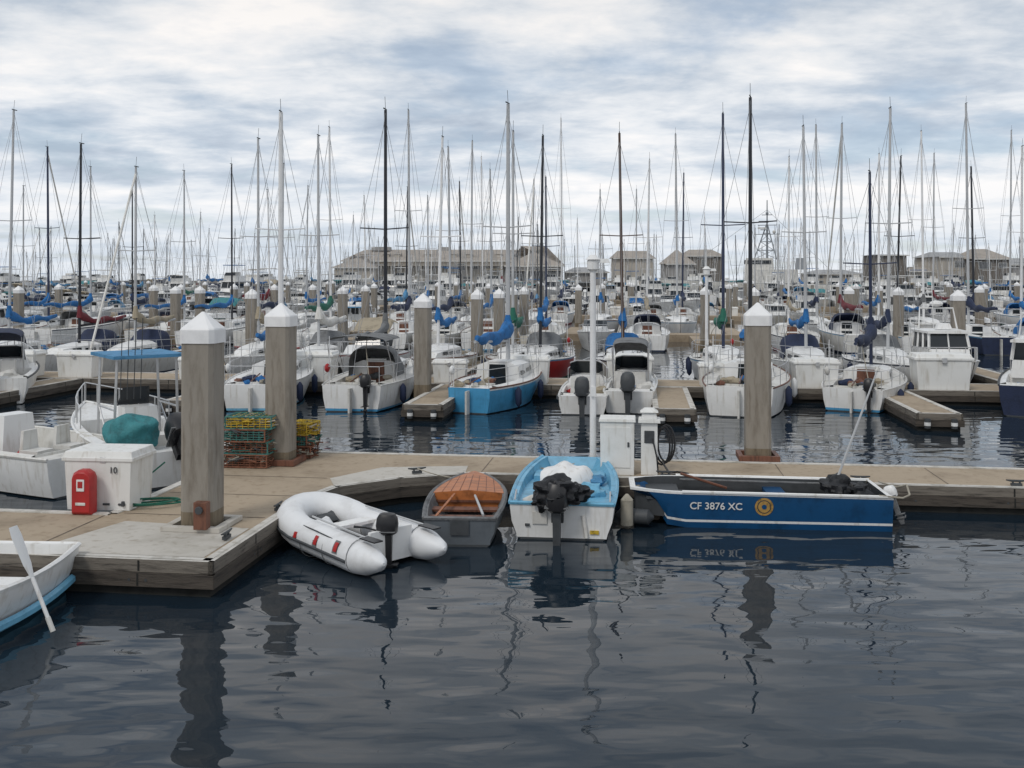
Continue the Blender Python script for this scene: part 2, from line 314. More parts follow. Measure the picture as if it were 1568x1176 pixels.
def motorboat(L=6.5,W=2.3,F=.8,kind=0,top=WHITE,boot=None,ob=True,canv=CBLUE,far=False,sheer=None):
    m=B(); st=hull(m,L,W,F,stern=.92,top=top,boot=boot or top,sheer=sheer or top,bottom=DGREY,rake=.14*L,rise=.4,tmax=.35,bp=2.4,tip=.5)
    deck(m,st,WHITE,(1/12,(5 if kind!=3 else 8)/12),cf=.84,dep=.5,floor=WHITE2); rail(m,st,random.choice([WHITE,DGREY,WHITE]),.03)
    def rng(t,wf,z,dy=0): w,y,h=stA(st,t); return (w*wf,y+dy,h+z)
    def house(t0,t1,wf,hgt,roofm=WHITE,rake=.35,z0=0):
        x0,y0,h0=rng(t0,wf,0);x1,y1,h1=rng(t1,wf,0); x1=max(x1,x0*.6); zb=h0-.05+z0; zm=zb+hgt*.5; zt=zb+hgt
        def ring(z,k): return [(x0*k,y0,z),(x1*k,y1-rake*(z-zb),z),(-x1*k,y1-rake*(z-zb),z),(-x0*k,y0,z)]
        m.loft([ring(zb,1),ring(zm,.97)],WHITE,True,False,False); m.loft([ring(zm,.97),ring(zt,.9)],GLASS,True,False,False)
        a=ring(zm,.985);b=ring(zt,.915)
        for p,q in zip(a,b): m.tube([p,q],.045,WHITE,4)
        for i in(0,2):
            for k in(.33,.66):
                pa=Vector(a[i]).lerp(Vector(a[(i+1)%4]),k); pb=Vector(b[i]).lerp(Vector(b[(i+1)%4]),k); m.tube([pa,pb],.05,WHITE,4)
        pa=(Vector(a[1])+Vector(a[2]))/2; pb=(Vector(b[1])+Vector(b[2]))/2; m.tube([pa,pb],.025,WHITE,4)
        for k in(.3,.7):
            pa=Vector(a[3]).lerp(Vector(a[0]),k); pb=Vector(b[3]).lerp(Vector(b[0]),k); m.tube([pa,pb],.06,WHITE,4)
        r0=[(x*1.1,y+(-.25 if i in(0,3) else .12),zt) for i,(x,y,z) in enumerate(ring(zt,.92))]
        m.loft([r0,[(x,y,z+.07) for x,y,z in r0],[(x*.9,y,z+.1) for x,y,z in r0]],roofm); return zt+.1,(y0+y1)/2,x0
    if kind==0:
        rr=[]
        for t,wf,hh in((.42,.8,.0),(.43,.8,.32),(.6,.75,.32),(.8,.6,.12),(.9,.4,0)):
            x,y,h=rng(t,wf,0); rr.append([(x,y,h-.03),(x*.85,y,h+hh),(-x*.85,y,h+hh),(-x,y,h-.03)])
        m.loft(rr,WHITE)
        x,y,h=rng(.45,.7,.28); 
        m.poly([(-x,y-.3,h),(-x*.7,y+.35,h),(-x*.6,y+.1,h+.42),(-x*.95,y-.35,h+.4)],GLASS);m.poly([(x,y-.3,h),(x*.7,y+.35,h),(x*.6,y+.1,h+.42),(x*.95,y-.35,h+.4)],GLASS)
        m.poly([(-x*.7,y+.35,h),(x*.7,y+.35,h),(x*.6,y+.1,h+.42),(-x*.6,y+.1,h+.42)],GLASS)
        m.tube([(-x*.95,y-.35,h+.4),(-x*.6,y+.1,h+.42),(x*.6,y+.1,h+.42),(x*.95,y-.35,h+.4)],.02,STEEL,5)
        m.box((x*.45,y-.75,h-.25),(.4,.4,.6),WHITE2,tp=(.9,.7)); m.box((-x*.45,y-.75,h-.25),(.4,.4,.6),WHITE2,tp=(.9,.7))
        if canv:
            m.loft([[(x*1.0*math.copysign(abs(math.cos(a))**.6,math.cos(a)),y+dy,h+dz+.16*math.sin(a)) for a in [math.pi*k/8 for k in range(9)]] for dy,dz in((-1.5,.75),(-.8,.85),(.05,.42))],canv,closed=False)
            for s_ in(1,-1): m.tube([(s_*x,y-.9,h-.3),(s_*x,y-1.45,h+.75)],.015,STEEL,4); m.tube([(s_*x,y-.9,h-.3),(s_*x,y-.8,h+.85)],.015,STEEL,4)
    elif kind==1:
        zt,yc,x0=house(.38,.66,.78,1.0); m.tube([(.3,yc,zt),(.3,yc-.3,zt+1.8)],.012,WHITE,4); m.box((0,yc,zt+.12),(.5,.3,.2),WHITE,tp=(.7,.7))
        m.tube([(-x0*.8,yc-.6,zt),(-x0*.7,yc-.8,zt+.7),(x0*.7,yc-.8,zt+.7),(x0*.8,yc-.6,zt)],.03,WHITE,5); m.ball((0,yc-.8,zt+.85),.18,WHITE,(1.3,1.3,.6),10,6)
        x,y,h=rng(.66,.7,0); m.loft([[(x,y-.4,h-.05),(x*.8,y-.4,h+.3),(-x*.8,y-.4,h+.3),(-x,y-.4,h-.05)],[(x*.5,y+.15*L,h+.05),(x*.4,y+.15*L,h+.2),(-x*.4,y+.15*L,h+.2),(-x*.5,y+.15*L,h+.05)]],WHITE)
        if canv: m.box((0,yc-1.5,zt-.1),(x0*1.8,1.3,.05),canv); [m.tube([(s_*x0*.85,yc-2.1,zt-.1),(s_*x0*.9,yc-2.2,F)],.015,STEEL,4) for s_ in(1,-1)]
    elif kind==2:
        zt,yc,x0=house(.3,.68,.8,1.2); x=x0*.8
        m.loft([[(x,yc-1,zt),(x,yc+.7,zt),(-x,yc+.7,zt),(-x,yc-1,zt)],[(x*1.0,yc-1,zt+.5),(x*.85,yc+.95,zt+.5),(-x*.85,yc+.95,zt+.5),(-x,yc-1,zt+.5)]],WHITE)
        if canv: 
            m.box((0,yc-.1,zt+1.5),(x*2.1,1.9,.06),canv)
            for sx in(1,-1):
                for sy in(-.9,.7): m.tube([(sx*x,yc+sy,zt+.4),(sx*x,yc+sy,zt+1.5)],.02,STEEL,4)
        m.box((0,yc-.4,zt+.5),(x*1.2,.4,.7),WHITE2)
        m.poly([(-x*.8,yc+.9,zt+.5),(x*.8,yc+.9,zt+.5),(x*.75,yc+.7,zt+.8),(-x*.75,yc+.7,zt+.8)],GLASS)
        m.tube([(.5,yc,zt+.5),(.5,yc-.5,zt+3.6)],.012,WHITE,4); m.tube([(-.5,yc,zt+.5),(-.6,yc-.5,zt+3.9)],.012,WHITE,4)
        for s_ in(1,-1): m.tube([(s_*x0,yc-.2,zt-.9),(s_*x0*1.5,yc-1.5,zt+3.4)],.014,WHITE,4)
    else:
        x,y,h=rng(.42,.3,-.5); m.box((0,y,h+.5),(.7,.6,1.0),WHITE,tp=(.85,.7)); m.poly([(-.3,y+.28,h+1),(.3,y+.28,h+1),(.25,y+.1,h+1.35),(-.25,y+.1,h+1.35)],GLASS)
        x=W*.30
        for sx in(1,-1):
            for sy in(-.5,.5): m.tube([(sx*x,y+sy,h),(sx*x*.9,y+sy*1.1,h+1.95)],.026,STEEL,5)
            m.tube([(sx*x*.95,y-.5,h+1),(sx*x*.95,y+.5,h+1)],.02,STEEL,5); m.tube([(sx*x,y-.5,h+.1),(sx*x*.95,y+.5,h+1)],.018,STEEL,5)
        for k in range(4): m.tube([(-x+.1+.12*k,y-.6,h+1.2),(-x+.1+.12*k,y-.75,h+2.7)],.008,DGREY,4)
        m.box((0,y,h+1.98),(x*2.2,1.5,.06),canv or WHITE)
        m.box((0,y-1.1,h+.3),(.8,.4,.6),WHITE2)
    for s_ in(1,-1):
        pr=[]
        for t in(.55,.65,.75,.85,.95,1):
            ww,yy,hh=stA(st,t); pr.append((s_*ww*.9,yy,hh+.42)); m.tube([(s_*ww*.9,yy,hh),(s_*ww*.9,yy,hh+.42)],.012,STEEL,4)
        m.tube(pr,.014,STEEL,4)
    if ob:
        c=random.choice([BLACK,BLACK,WHITE,DGREY]); outboard(m,(0,-.02,F),1.15,c,c,tilt=random.choice([0,-.9]))
    m.ball((.4,1.0,F),.2,random.choice([TAN,WHITE2,NAVY]),(1.3,1,.8),10,6,.5)
    for k in range(4): m.ball((random.uniform(-.6,.6),random.uniform(.4,2),F-.1),random.uniform(.08,.16),random.choice([WHITE2,DGREY,CBLUE,ROPE,RED]),(1.3,1,.9),8,5,.6,2,k)
    return m
# ---------------------------------------------------------------- docks
def dock(name,poly,z=.4,joint=2.4):
    """poly: local (u,v) CCW outline"""
    m=B(); top=[DL(u,v,z) for u,v in poly]; m.poly(top,CONC); n=len(poly)
    for i in range(n):
        a=Vector(poly[i]);b=Vector(poly[(i+1)%n]); d=(b-a);ln=d.length;d.normalize();o=Vector((d.y,-d.x))
        def q(p,off,zz): p=p+o*off; return DL(p.x,p.y,zz)
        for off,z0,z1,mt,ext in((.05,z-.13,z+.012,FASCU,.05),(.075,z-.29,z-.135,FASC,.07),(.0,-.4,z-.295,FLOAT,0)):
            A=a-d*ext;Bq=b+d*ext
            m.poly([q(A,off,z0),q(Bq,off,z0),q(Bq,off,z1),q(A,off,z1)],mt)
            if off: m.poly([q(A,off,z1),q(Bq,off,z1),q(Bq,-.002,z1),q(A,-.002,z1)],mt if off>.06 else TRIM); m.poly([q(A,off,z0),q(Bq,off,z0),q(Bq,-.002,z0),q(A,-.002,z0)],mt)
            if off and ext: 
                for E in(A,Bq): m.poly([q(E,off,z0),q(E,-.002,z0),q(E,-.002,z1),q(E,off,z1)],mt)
        if ln>.8:
            A=a+d*.0;Bq=b-d*.0
            m.poly([q(A,.0,z+.016),q(Bq,.0,z+.016),q(Bq,-.09,z+.016),q(A,-.09,z+.016)],TRIM)
            m.poly([q(A,-.09,z+.016),q(Bq,-.09,z+.016),q(Bq,-.09,z),q(A,-.09,z)],TRIM)
            k=1.2
            while k<min(ln,60):
                p=a+d*k; w=.012
                m.poly([q(p-d*w,.053,z-.12),q(p+d*w,.053,z-.12),q(p+d*w,.053,z),q(p-d*w,.053,z)],FLOAT); 
                m.poly([q(p-d*w,.078,z-.28),q(p+d*w,.078,z-.28),q(p+d*w,.078,z-.14),q(p-d*w,.078,z-.14)],FLOAT)
                for e in(-.1,.1,.9):
                    p2=a+d*(k+e)
                    if k+e<ln: m.poly([q(p2-d*.014,.079,z-.23),q(p2+d*.014,.079,z-.23),q(p2+d*.014,.079,z-.20),q(p2-d*.014,.079,z-.20)],DGREY)
                k+=2.4+.3*math.sin(k)
    return m
main=[(-14,0),(0,0),(0,3.2),(.2,4.0),(1.0,4.75),(2.0,5.25),(42,5.25),(42,6.85),(-2.3,6.85),(-2.3,1.95),(-14,1.95)]
m=dock('dock',main)
def sheet(m,pts,mat,z=.404): m.poly([DL(u,v,z) for u,v in pts],mat)
sheet(m,[(-2.3,.14),(-.14,.14),(-.14,1.45),(-1.9,1.6)],CONC2)
sheet(m,[(.12,4.1),(1.0,4.85),(1.95,5.36),(1.9,5.9),(.5,5.6),(-.1,4.6)],CONC2)
for k in range(16): sheet(m,[(2.2+k*2.44,5.38),(2.215+k*2.44,5.38),(2.215+k*2.44,6.72),(2.2+k*2.44,6.72)],JOINT)
for a,b in(((-2.35,.12),(-2.33,1.85)),((-4.8,.12),(-4.78,1.85)),): sheet(m,[a,(b[0],a[1]),b,(a[0],b[1])],JOINT)
for v in(2.0,3.3,4.6,): sheet(m,[(-2.15,v),(-.15,v),(-.15,v+.018),(-2.15,v+.018)],JOINT)
dockobj=m.obj('floating_dock',flat=True)
def cleat(u,v,rz=0):
    m=B(); m.box((0,0,.02),(.16,.05,.04),DGREY); m.tube([(-.05,0,.03),(-.05,0,.07)],.015,DGREY); m.tube([(.05,0,.03),(.05,0,.07)],.015,DGREY)
    m.tube([(-.15,0,.085),(-.07,0,.075),(.07,0,.075),(.15,0,.085)],[.01,.018,.018,.01],DGREY); m.obj('dock_cleat',DL(u,v,.418),YAW+rz)
for u,v,r in((-.12,2.4,1.57),(-.2,.9,1.57),(3.1,5.36,0),(5.2,5.36,0),(8.2,5.36,0),(10.5,5.36,0),(-3.2,.15,0),(1.2,5.1,.5)): cleat(u,v,r)
# piles
def pile_mesh(top=2.78,w=.43):
    m=B(); h=w/2;c=.05
    o=[(h,-h+c),(h,h-c),(h-c,h),(-h+c,h),(-h,h-c),(-h,-h+c),(-h+c,-h),(h-c,-h)]
    def r(z,k=1): return [(x*k,y*k,z) for x,y in o]
    m.loft([r(-1.5),r(.12)],ALGAE); m.loft([r(.12),r(.62)],PILEL,True,False,False); m.loft([r(.62),r(top)],PILEM,True,False,False)
    m.loft([r(top-.02,1.07),r(top+.15,1.07),r(top+.17,1.03),r(top+.38,.06)],CAPM)
    return m.mesh('concrete_pile',flat=True)
PM=pile_mesh()
def pile(p,n='concrete_pile',sc=1):
    o=put(n,PM,(p[0],p[1],0),YAW+random.uniform(-.05,.05)); o.rotation_euler[0]=random.uniform(-.006,.006); o.rotation_euler[1]=random.uniform(-.006,.006)
p1=G(310,805,.4); p2=G(430,709,.4); p3=G(1160,703,.4)
for p in(p1,p2,p3,G(647,600,.4)): pile(p)
m=B()
for x,y,sx,sy in((0,-.31,.78,.10),(0,.31,.78,.10),(-.34,0,.10,.52),(.34,0,.10,.52)): m.box((x,y,.03),(sx,sy,.06),CONC2)
m.box((0,0,.006),(.53,.53,.008),FLOAT); m.box((.16,-.36,.22),(.17,.12,.34),BWOOD); m.tube([(.16,-.43,.3),(.16,-.46,.3)],.05,DGREY,10)
m.obj('pile_guide',(p1[0],p1[1],.405),YAW,bev=.006)
for p in(p2,p3):
    m=B(); 
    for x,y,sx,sy in((0,-.28,.7,.08),(0,.28,.7,.08),(-.31,0,.08,.48),(.31,0,.08,.48)): m.box((x,y,.05),(sx,sy,.1),BWOOD)
    m.obj('pile_guide',(p[0],p[1],.405),YAW,bev=.006)
# ---------------------------------------------------------------- dock furniture
def dockbox_mesh(w=1.15,d=.65,h=.72):
    m=B(); m.box((0,0,h*.43),(w*.86,d*.84,h*.86),PLAST,tp=(1.08,1.1)); m.box((0,0,h*.88),(w,d,.06),PLAST)
    m.box((0,0,h*.95),(w*.98,d*.98,.10),PLAST,tp=(.93,.85)); m.box((0,-d/2-.005,h*.84),(.1,.03,.12),STEEL)
    m.box((0,0,.02),(w*.8,d*.8,.04),DGREY); return m.mesh('dock_box')
DB=dockbox_mesh()
bp=G(150,784,.4)
m=B(); w,d,h=1.02,.72,.80
m.box((0,0,h*.43),(w*.88,d*.88,h*.86),PLAST,tp=(1.06,1.08)); m.box((0,0,h*.88),(w,d,.05),PLAST); m.box((0,0,h*.95),(w*.99,d*.99,.10),PLAST,tp=(.94,.9))
for k in(.0,.22): m.box((k+.12,-.332,.09),(.1,.012,.03),DGREY)
m.box((.36,-.332,.1),(.04,.03,.07),DGREY); m.box((.08,-.345,.70),(.08,.02,.08),STEEL)
box=m.obj('dock_box',(bp[0],bp[1]+.40,.402),YAW+R(2),bev=.012)
def text(s_,name,size,mat,loc,rot=None,mw=None,parent=None):
    c=bpy.data.curves.new(name,'FONT'); c.body=s_; c.size=size; c.materials.append(mat); c.offset=.0018; c.fill_mode='BOTH'; c.extrude=.001; c.resolution_u=6
    o=bpy.data.objects.new(name,c); S.collection.objects.link(o)
    if parent: o.parent=parent
    if mw is not None: o.matrix_local=mw
    else: o.location=loc; o.rotation_euler=rot
    return o
text('10','box_number',.12,DGREY,(.17,-.352,.52),(R(88),0,0),parent=box)
m=B(); ring=[]
for y,k in((0,.95),(-.03,1),(-.15,1),(-.19,.88)):
    ring.append([(k*x,y,.31+k*(z-.31)) for x,z in ((-.14,0),(.14,0),(.14,.50),(.115,.56),(.05,.60),(-.05,.60),(-.115,.56),(-.14,.50))])
m.loft(ring,RED); m.box((0,-.195,.40),(.11,.012,.16),WHITE); m.box((0,-.197,.41),(.07,.02,.09),RED); m.box((0,-.195,.15),(.14,.012,.04),WHITE2)
m.obj('fire_extinguisher_cabinet',(bp[0]-.13,bp[1]-.02,.405),YAW+R(2),bev=.012)
q=G(948,728,.4)
m=B(); m.box((0,0,.43),(.54,.46,.86),PLAST,tp=(1.02,1.02)); m.box((0,0,.885),(.60,.52,.05),PLAST,tp=(.96,.96)); m.box((0,-.236,.45),(.42,.012,.66),PLAST); m.box((.18,-.25,.5),(.03,.02,.08),DGREY)
m.obj('utility_cabinet',(q[0],q[1]+.24,.402),YAW,bev=.012)
q=G(996,728,.4)
m=B(); m.box((0,0,.42),(.27,.27,.84),PLAST,tp=(.97,.97)); m.box((0,0,.875),(.36,.36,.06),PLAST,tp=(.95,.95)); m.box((0,0,.955),(.26,.26,.1),WHITE,tp=(.8,.8)); m.box((0,0,1.04),(.30,.30,.06),PLAST,tp=(.5,.5))
m.box((0,-.14,.62),(.16,.02,.2),DGREY); m.tube([(.05,-.15,.6),(.12,-.2,.3),(.14,-.2,.05)],.015,BLACK,6)
m.obj('power_pedestal',(q[0],q[1]+.14,.402),YAW,bev=.008)
m=B(); 
for k in range(3):
    pts=[(.19+.04*k+.17*math.cos(a)*.8,.02*k,.45+.02*k+.30*math.sin(a)) for a in [2*math.pi*i/20 for i in range(21)]]; m.tube(pts,.016,BLACK,6)
pts=[(.2,0,.2),(.32,-.1,.03),(.5,-.15,.02),(.62,-.02,.02),(.45,.1,.02),(.3,0,.02)]; m.tube(pts,.017,BLACK,6)
m.obj('hose_coil',(q[0],q[1]+.1,.41),YAW)
m=B(); pts=[]
for i in range(38):
    a=i*.41; pts.append(((.36+.05*math.sin(a*.4))*math.cos(a),(.16+.05*math.cos(a*.7))*math.sin(a),.02+.002*i))
m.tube(pts,.012,GREEN,6); m.tube([(-.3,.3,.02),(-.1,.5,.35),(.1,.6,.5)],.012,GREEN,6); m.obj('garden_hose',G(238,775,.41),.3)
def lightpole(p,top=4.05,z0=.4,r=.055):
    m=B(); m.box((0,0,.02),(.26,.26,.04),WMAST); m.tube([(0,0,.03),(0,0,top-z0-.3)],[r,r*.9],WMAST,14)
    m.tube([(0,0,top-z0-.3),(0,0,top-z0-.26),(0,0,top-z0-.12),(0,0,top-z0-.08)],[.05,.1,.1,.06],WHITE,14)
    m.tube([(0,0,top-z0-.1),(0,0,top-z0-.02)],[.13,.05],WHITE,14); m.box((.14,0,top-z0-.12),(.28,.12,.07),WHITE,tp=(.8,.7))
    m.box((0,-.06,1.3),(.08,.06,.16),WMAST); m.obj('dock_light_pole',(p[0],p[1],z0),0)
lightpole(G(908,718,.4),4.0)
lightpole(row_pt(1082,18.9),3.95,r=.05)
# crab traps
def trap(mat,mat2,sz=(.85,.55,.32)):
    m=B(); x,y,z=[s/2 for s in sz]
    for i in range(9):
        t=-x+2*x*i/8
        m.tube([(t,-y,-z),(t,-y,z),(t,y,z),(t,y,-z),(t,-y,-z)],.006,mat,4)
    for i in range(6):
        t=-z+2*z*i/5; m.tube([(-x,-y,t),(x,-y,t),(x,y,t),(-x,y,t),(-x,-y,t)],.006,mat,4)
    for i in range(6):
        t=-y+2*y*i/5; m.tube([(-x,t,-z),(-x,t,z),(x,t,z),(x,t,-z),(-x,t,-z)],.006,mat2,4)
    for a in(-1,1):
        for b in(-1,1):
            m.tube([(a*x,b*y,-z),(a*x,b*y,z)],.013,mat2,5); m.tube([(-x,a*y,b*z),(x,a*y,b*z)],.013,mat2,5); m.tube([(a*x,-y,b*z),(a*x,y,b*z)],.013,mat2,5)
    for i in range(46):
        c0=Vector((random.uniform(-x,x)*.8,random.uniform(-y,y)*.8,random.uniform(-z,z)*.7)); pts=[c0+Vector((random.uniform(-.2,.2),random.uniform(-.15,.15),random.uniform(-.06,.06))) for _ in range(5)]; m.tube(pts,.012,random.choice([mat,mat2,mat,DGREY,ROPE]),4)
    m.ball((x*.3,0,-z*.3),.08,WHITE2); m.ball((-x*.4,0,-z*.3),.07,RED)
    return m
c=G(378,716,.4)
for i,(dx,dy,k,a,b) in enumerate(((0,.2,0,RUST,RUST),(.02,.25,1,RUST,TNET),(-.04,.2,2,TNET,RUST),(.05,.22,3,YEL,TNET))):
    trap(a,b,(.78,.55,.20)).obj('crab_trap',(c[0]+dx,c[1]+dy,.52+k*.212),YAW+random.uniform(-.2,.2))
c=G(462,704,.4)
for i,(a,b) in enumerate(((RUST,RUST),(TNET,RUST),(YEL,YEL))):
    trap(a,b,(.40,.5,.19)).obj('crab_trap',(c[0]-.04,c[1]+.3,.52+i*.2),YAW+random.uniform(-.2,.2))
# ---------------------------------------------------------------- hero boats
def inflatable():
    m=B(); Rr=.205; hw=.47; L=2.05
    pts=[];rs=[]
    def add(x,y,z,r): pts.append((x,y,z)); rs.append(r)
    add(-hw,-.50,.22,.02); add(-hw,-.44,.22,.09); add(-hw,-.20,.21,.18); add(-hw,-.0,.21,Rr)
    for i in range(1,7): add(-hw,L*.62*i/6,.21+.01*i,Rr)
    for i in range(1,12):
        a=math.pi*i/12; add(-hw*math.cos(a)*1.0,L*.62+.66*math.sin(a)**.9,.27+.14*math.sin(a),Rr)
    for i in range(6,0,-1): add(hw,L*.62*i/6,.21+.01*i,Rr)
    add(hw,0,.21,Rr);add(hw,-.2,.21,.18);add(hw,-.44,.22,.09);add(hw,-.5,.22,.02)
    m.tube(pts,rs,PVC,24)
    out=[]
    for (x,y,z),r in list(zip(pts,rs))[3:-3]:
        cy=min(y,L*.62); d=Vector((x,y-cy,0)); d=Vector((math.copysign(1,x),0,0)) if y<=L*.62+.001 else d.normalized()
        out.append((x+d.x*(r+.004),y+d.y*(r+.004),z-.02))
    m.tube(out,.022,DGREY,6)
    for s_ in(1,-1):
        for yy in(-.02,.5,1.0):
            m.tube([(s_*hw+(Rr+.002)*math.cos(a),yy,.22+(Rr+.002)*math.sin(a)) for a in [2*math.pi*k/20 for k in range(21)]],.005,GREYC,4)
    m.poly([(-hw,0,.09),(hw,0,.09),(hw,L*.62,.13),(hw*.5,L*.62+.5,.2),(-hw*.5,L*.62+.5,.2),(-hw,L*.62,.13)],GREYC)
    m.box((0,.0,.27),(hw*2-.30,.05,.40),WHITE); m.box((0,.85,.38),(hw*2-.1,.22,.04),WHITE)
    m.box((0,.3,.2),(.35,.3,.2),PVC); m.ball((.12,.45,.2),.13,RED,(1,1,.7),10,6,.4); m.ball((-.15,1.3,.27),.2,PVC,(1,1,.6),12,6,.4); m.ball((.1,1.55,.3),.14,DGREY,(1.2,1,.6),12,6,.5)
    for s_ in(1,-1):
        for y0 in(.18,.62,1.08):
            for (a0,a1,rr,mm,dy) in((R(5),R(50),Rr+.006,GREYC,.10),(R(12),R(42),Rr+.016,RED,.07)):
                rg=[[(s_*(hw+rr*math.cos(a)),y,.225+rr*math.sin(a)) for a in [a0+(a1-a0)*k/5 for k in range(6)]] for y in(y0,y0+dy)]
                m.loft(rg,mm,closed=False)
        m.tube([(s_*(hw+.12),.3,.37),(s_*(hw+.15),.7,.42),(s_*(hw+.10),1.2,.42)],.008,DGREY,5)
        m.tube([(s_*(hw-.02),-.1,.46),(s_*(hw-.05),1.1,.50)],.014,ALU,6); m.box((s_*(hw-.02),-.22,.455),(.13,.3,.015),BLACK)
    m.box((.0,L*.62+.78,.48),(.18,.1,.02),RED)
    outboard(m,(-.14,.08,.40),.60,BLACK,BLACK,rot=.7); m.tube([(.12,.0,.5),(.1,.45,.3),(-.1,.3,.3)],.012,BLACK,5)
    return m
inflatable().obj('inflatable_dinghy',(-1.52,12.22,0),math.atan2(.70,.72))
# grey rowboat with varnished plank foredeck
m=B(); st=openboat(m,2.25,1.12,.38,outer=GREYP,inner=GREYC,trim=GREYC,stern=.86,rise=.30,tmax=.45,blunt=.30,bp=2.6,rake=.15,flare=.86,tip=.3)
for i in range(7,12):
    a,b=st[i],st[i+1]; 
    for s_ in(1,-1): m.poly([(s_*(a[0]-.03),a[1],a[2]+.01),(0,a[1],a[2]+.05),(0,b[1],b[2]+.05),(s_*(b[0]-.03),b[1],b[2]+.01)],VARN)
for k in range(-3,4):
    a=st[7];b=st[11]; x=k*.13; m.tube([(x,a[1],a[2]+.052-.04*abs(x)/a[0]),(x*.8,b[1],b[2]+.052-.04*abs(x*.8)/b[0])],.004,BWOOD,4)
a=st[7]; m.poly([(a[0]-.03,a[1],a[2]+.01),(0,a[1],a[2]+.05),(-a[0]+.03,a[1],a[2]+.01),(-a[0]+.12,a[1],.2),(a[0]-.12,a[1],.2)],VARN)
m.box((0,a[1]-.02,.31),(.95,.03,.03),BWOOD)
for tY in(.45,.95): m.box((0,tY,.28),(1.0,.20,.03),BWOOD)
m.box((0,.7,.10),(.6,1.2,.02),BWOOD)
m.tube([(-.35,.1,.36),(-.2,1.3,.42)],.018,VARN,6); m.tube([(.30,.2,.38),(.1,1.3,.40)],.018,ALU,6)
m.box((0,-.012,.26),(.25,.03,.2),DGREY); m.ball((.2,.25,.14),.1,WHITE2,(1,1,.8),10,6,.3)
g=G(706,838,0); m.obj('grey_rowing_boat',(g[0]-.02,g[1]+.02,0),YAW+R(5))
# light-blue dinghy
m=B(); st=openboat(m,2.65,1.50,.50,outer=WHITE,inner=LBLUE,trim=LBLUE,stern=.95,rise=.26,tmax=.4,blunt=.66,bp=2.6,rake=.2,flare=.88,tip=.2,sheer=LBLUE,wall=.09)
for s_ in(1,-1): m.box((s_*.5,1.1,.27),(.30,1.7,.32),LBLUE)
m.box((0,2.1,.40),(1.1,.5,.2),LBLUE); m.box((0,.75,.36),(1.2,.28,.05),LBLUE); m.box((0,1.5,.36),(1.1,.28,.05),LBLUE)
rg=[]
for i in range(17):
    x=-.42+i*.05; e_=math.sin(math.pi*(i+.6)/17.2)**.5; rg.append([(x,1.6+.42*e_*math.cos(a)+.05*math.sin(i*.5),.50+(.26*e_+.03*math.sin(i*.9+a))*math.sin(a)) for a in [3.14*k/10 for k in range(11)]])
m.loft(rg,WHITE,closed=False)
m.ball((-.05,1.15,.45),.22,WHITE,(1.6,1,.4),22,14,.3,2.0,5); m.ball((.36,.9,.45),.18,LBLUE,(1.2,1,.8),16,10,.5,2.5); m.ball((.44,1.6,.5),.12,CBLUE2,(1.2,1.3,.7),12,8,.6)
m.ball((-.45,.4,.40),.14,WHITE2,(1,1,.9),10,6,.3); m.ball((.1,.45,.32),.13,ROPE,(1.4,1,.5),10,6,.5)
outboard(m,(-.05,-.02,.43),.92,BLACK,DGREY,cloth=BLACKC)
m.tube([(-.5,-.01,.2),(-.44,-.01,.2)],.02,DGREY); m.tube([(.30,-.02,.35),(.34,-.04,.05)],.03,WHITE2); m.box((-.3,-.012,.30),(.2,.02,.16),WHITE2); m.box((.45,-.01,.12),(.12,.02,.05),YEL)
for s_ in(1,-1): m.tube([(s_*.66,.15,.5),(s_*.66,.35,.60),(s_*.68,.55,.51)],.012,STEEL,5)
g=G(860,828,0); m.obj('blue_interior_dinghy',(g[0]-.0,g[1]+.03,0),YAW+R(1))
m=B(); m.tube([(0,-.28,0),(0,-.2,0),(0,.2,0),(0,.28,0)],[.02,.11,.11,.02],DGREY,12); m.obj('boat_fender',G(972,790,.15),R(70))
m=B(); m.tube([(0,0,-.26),(0,0,-.2),(0,0,.16),(0,0,.24)],[.02,.09,.09,.02],ROPE,12); m.obj('boat_fender',G(960,782,.25),0)
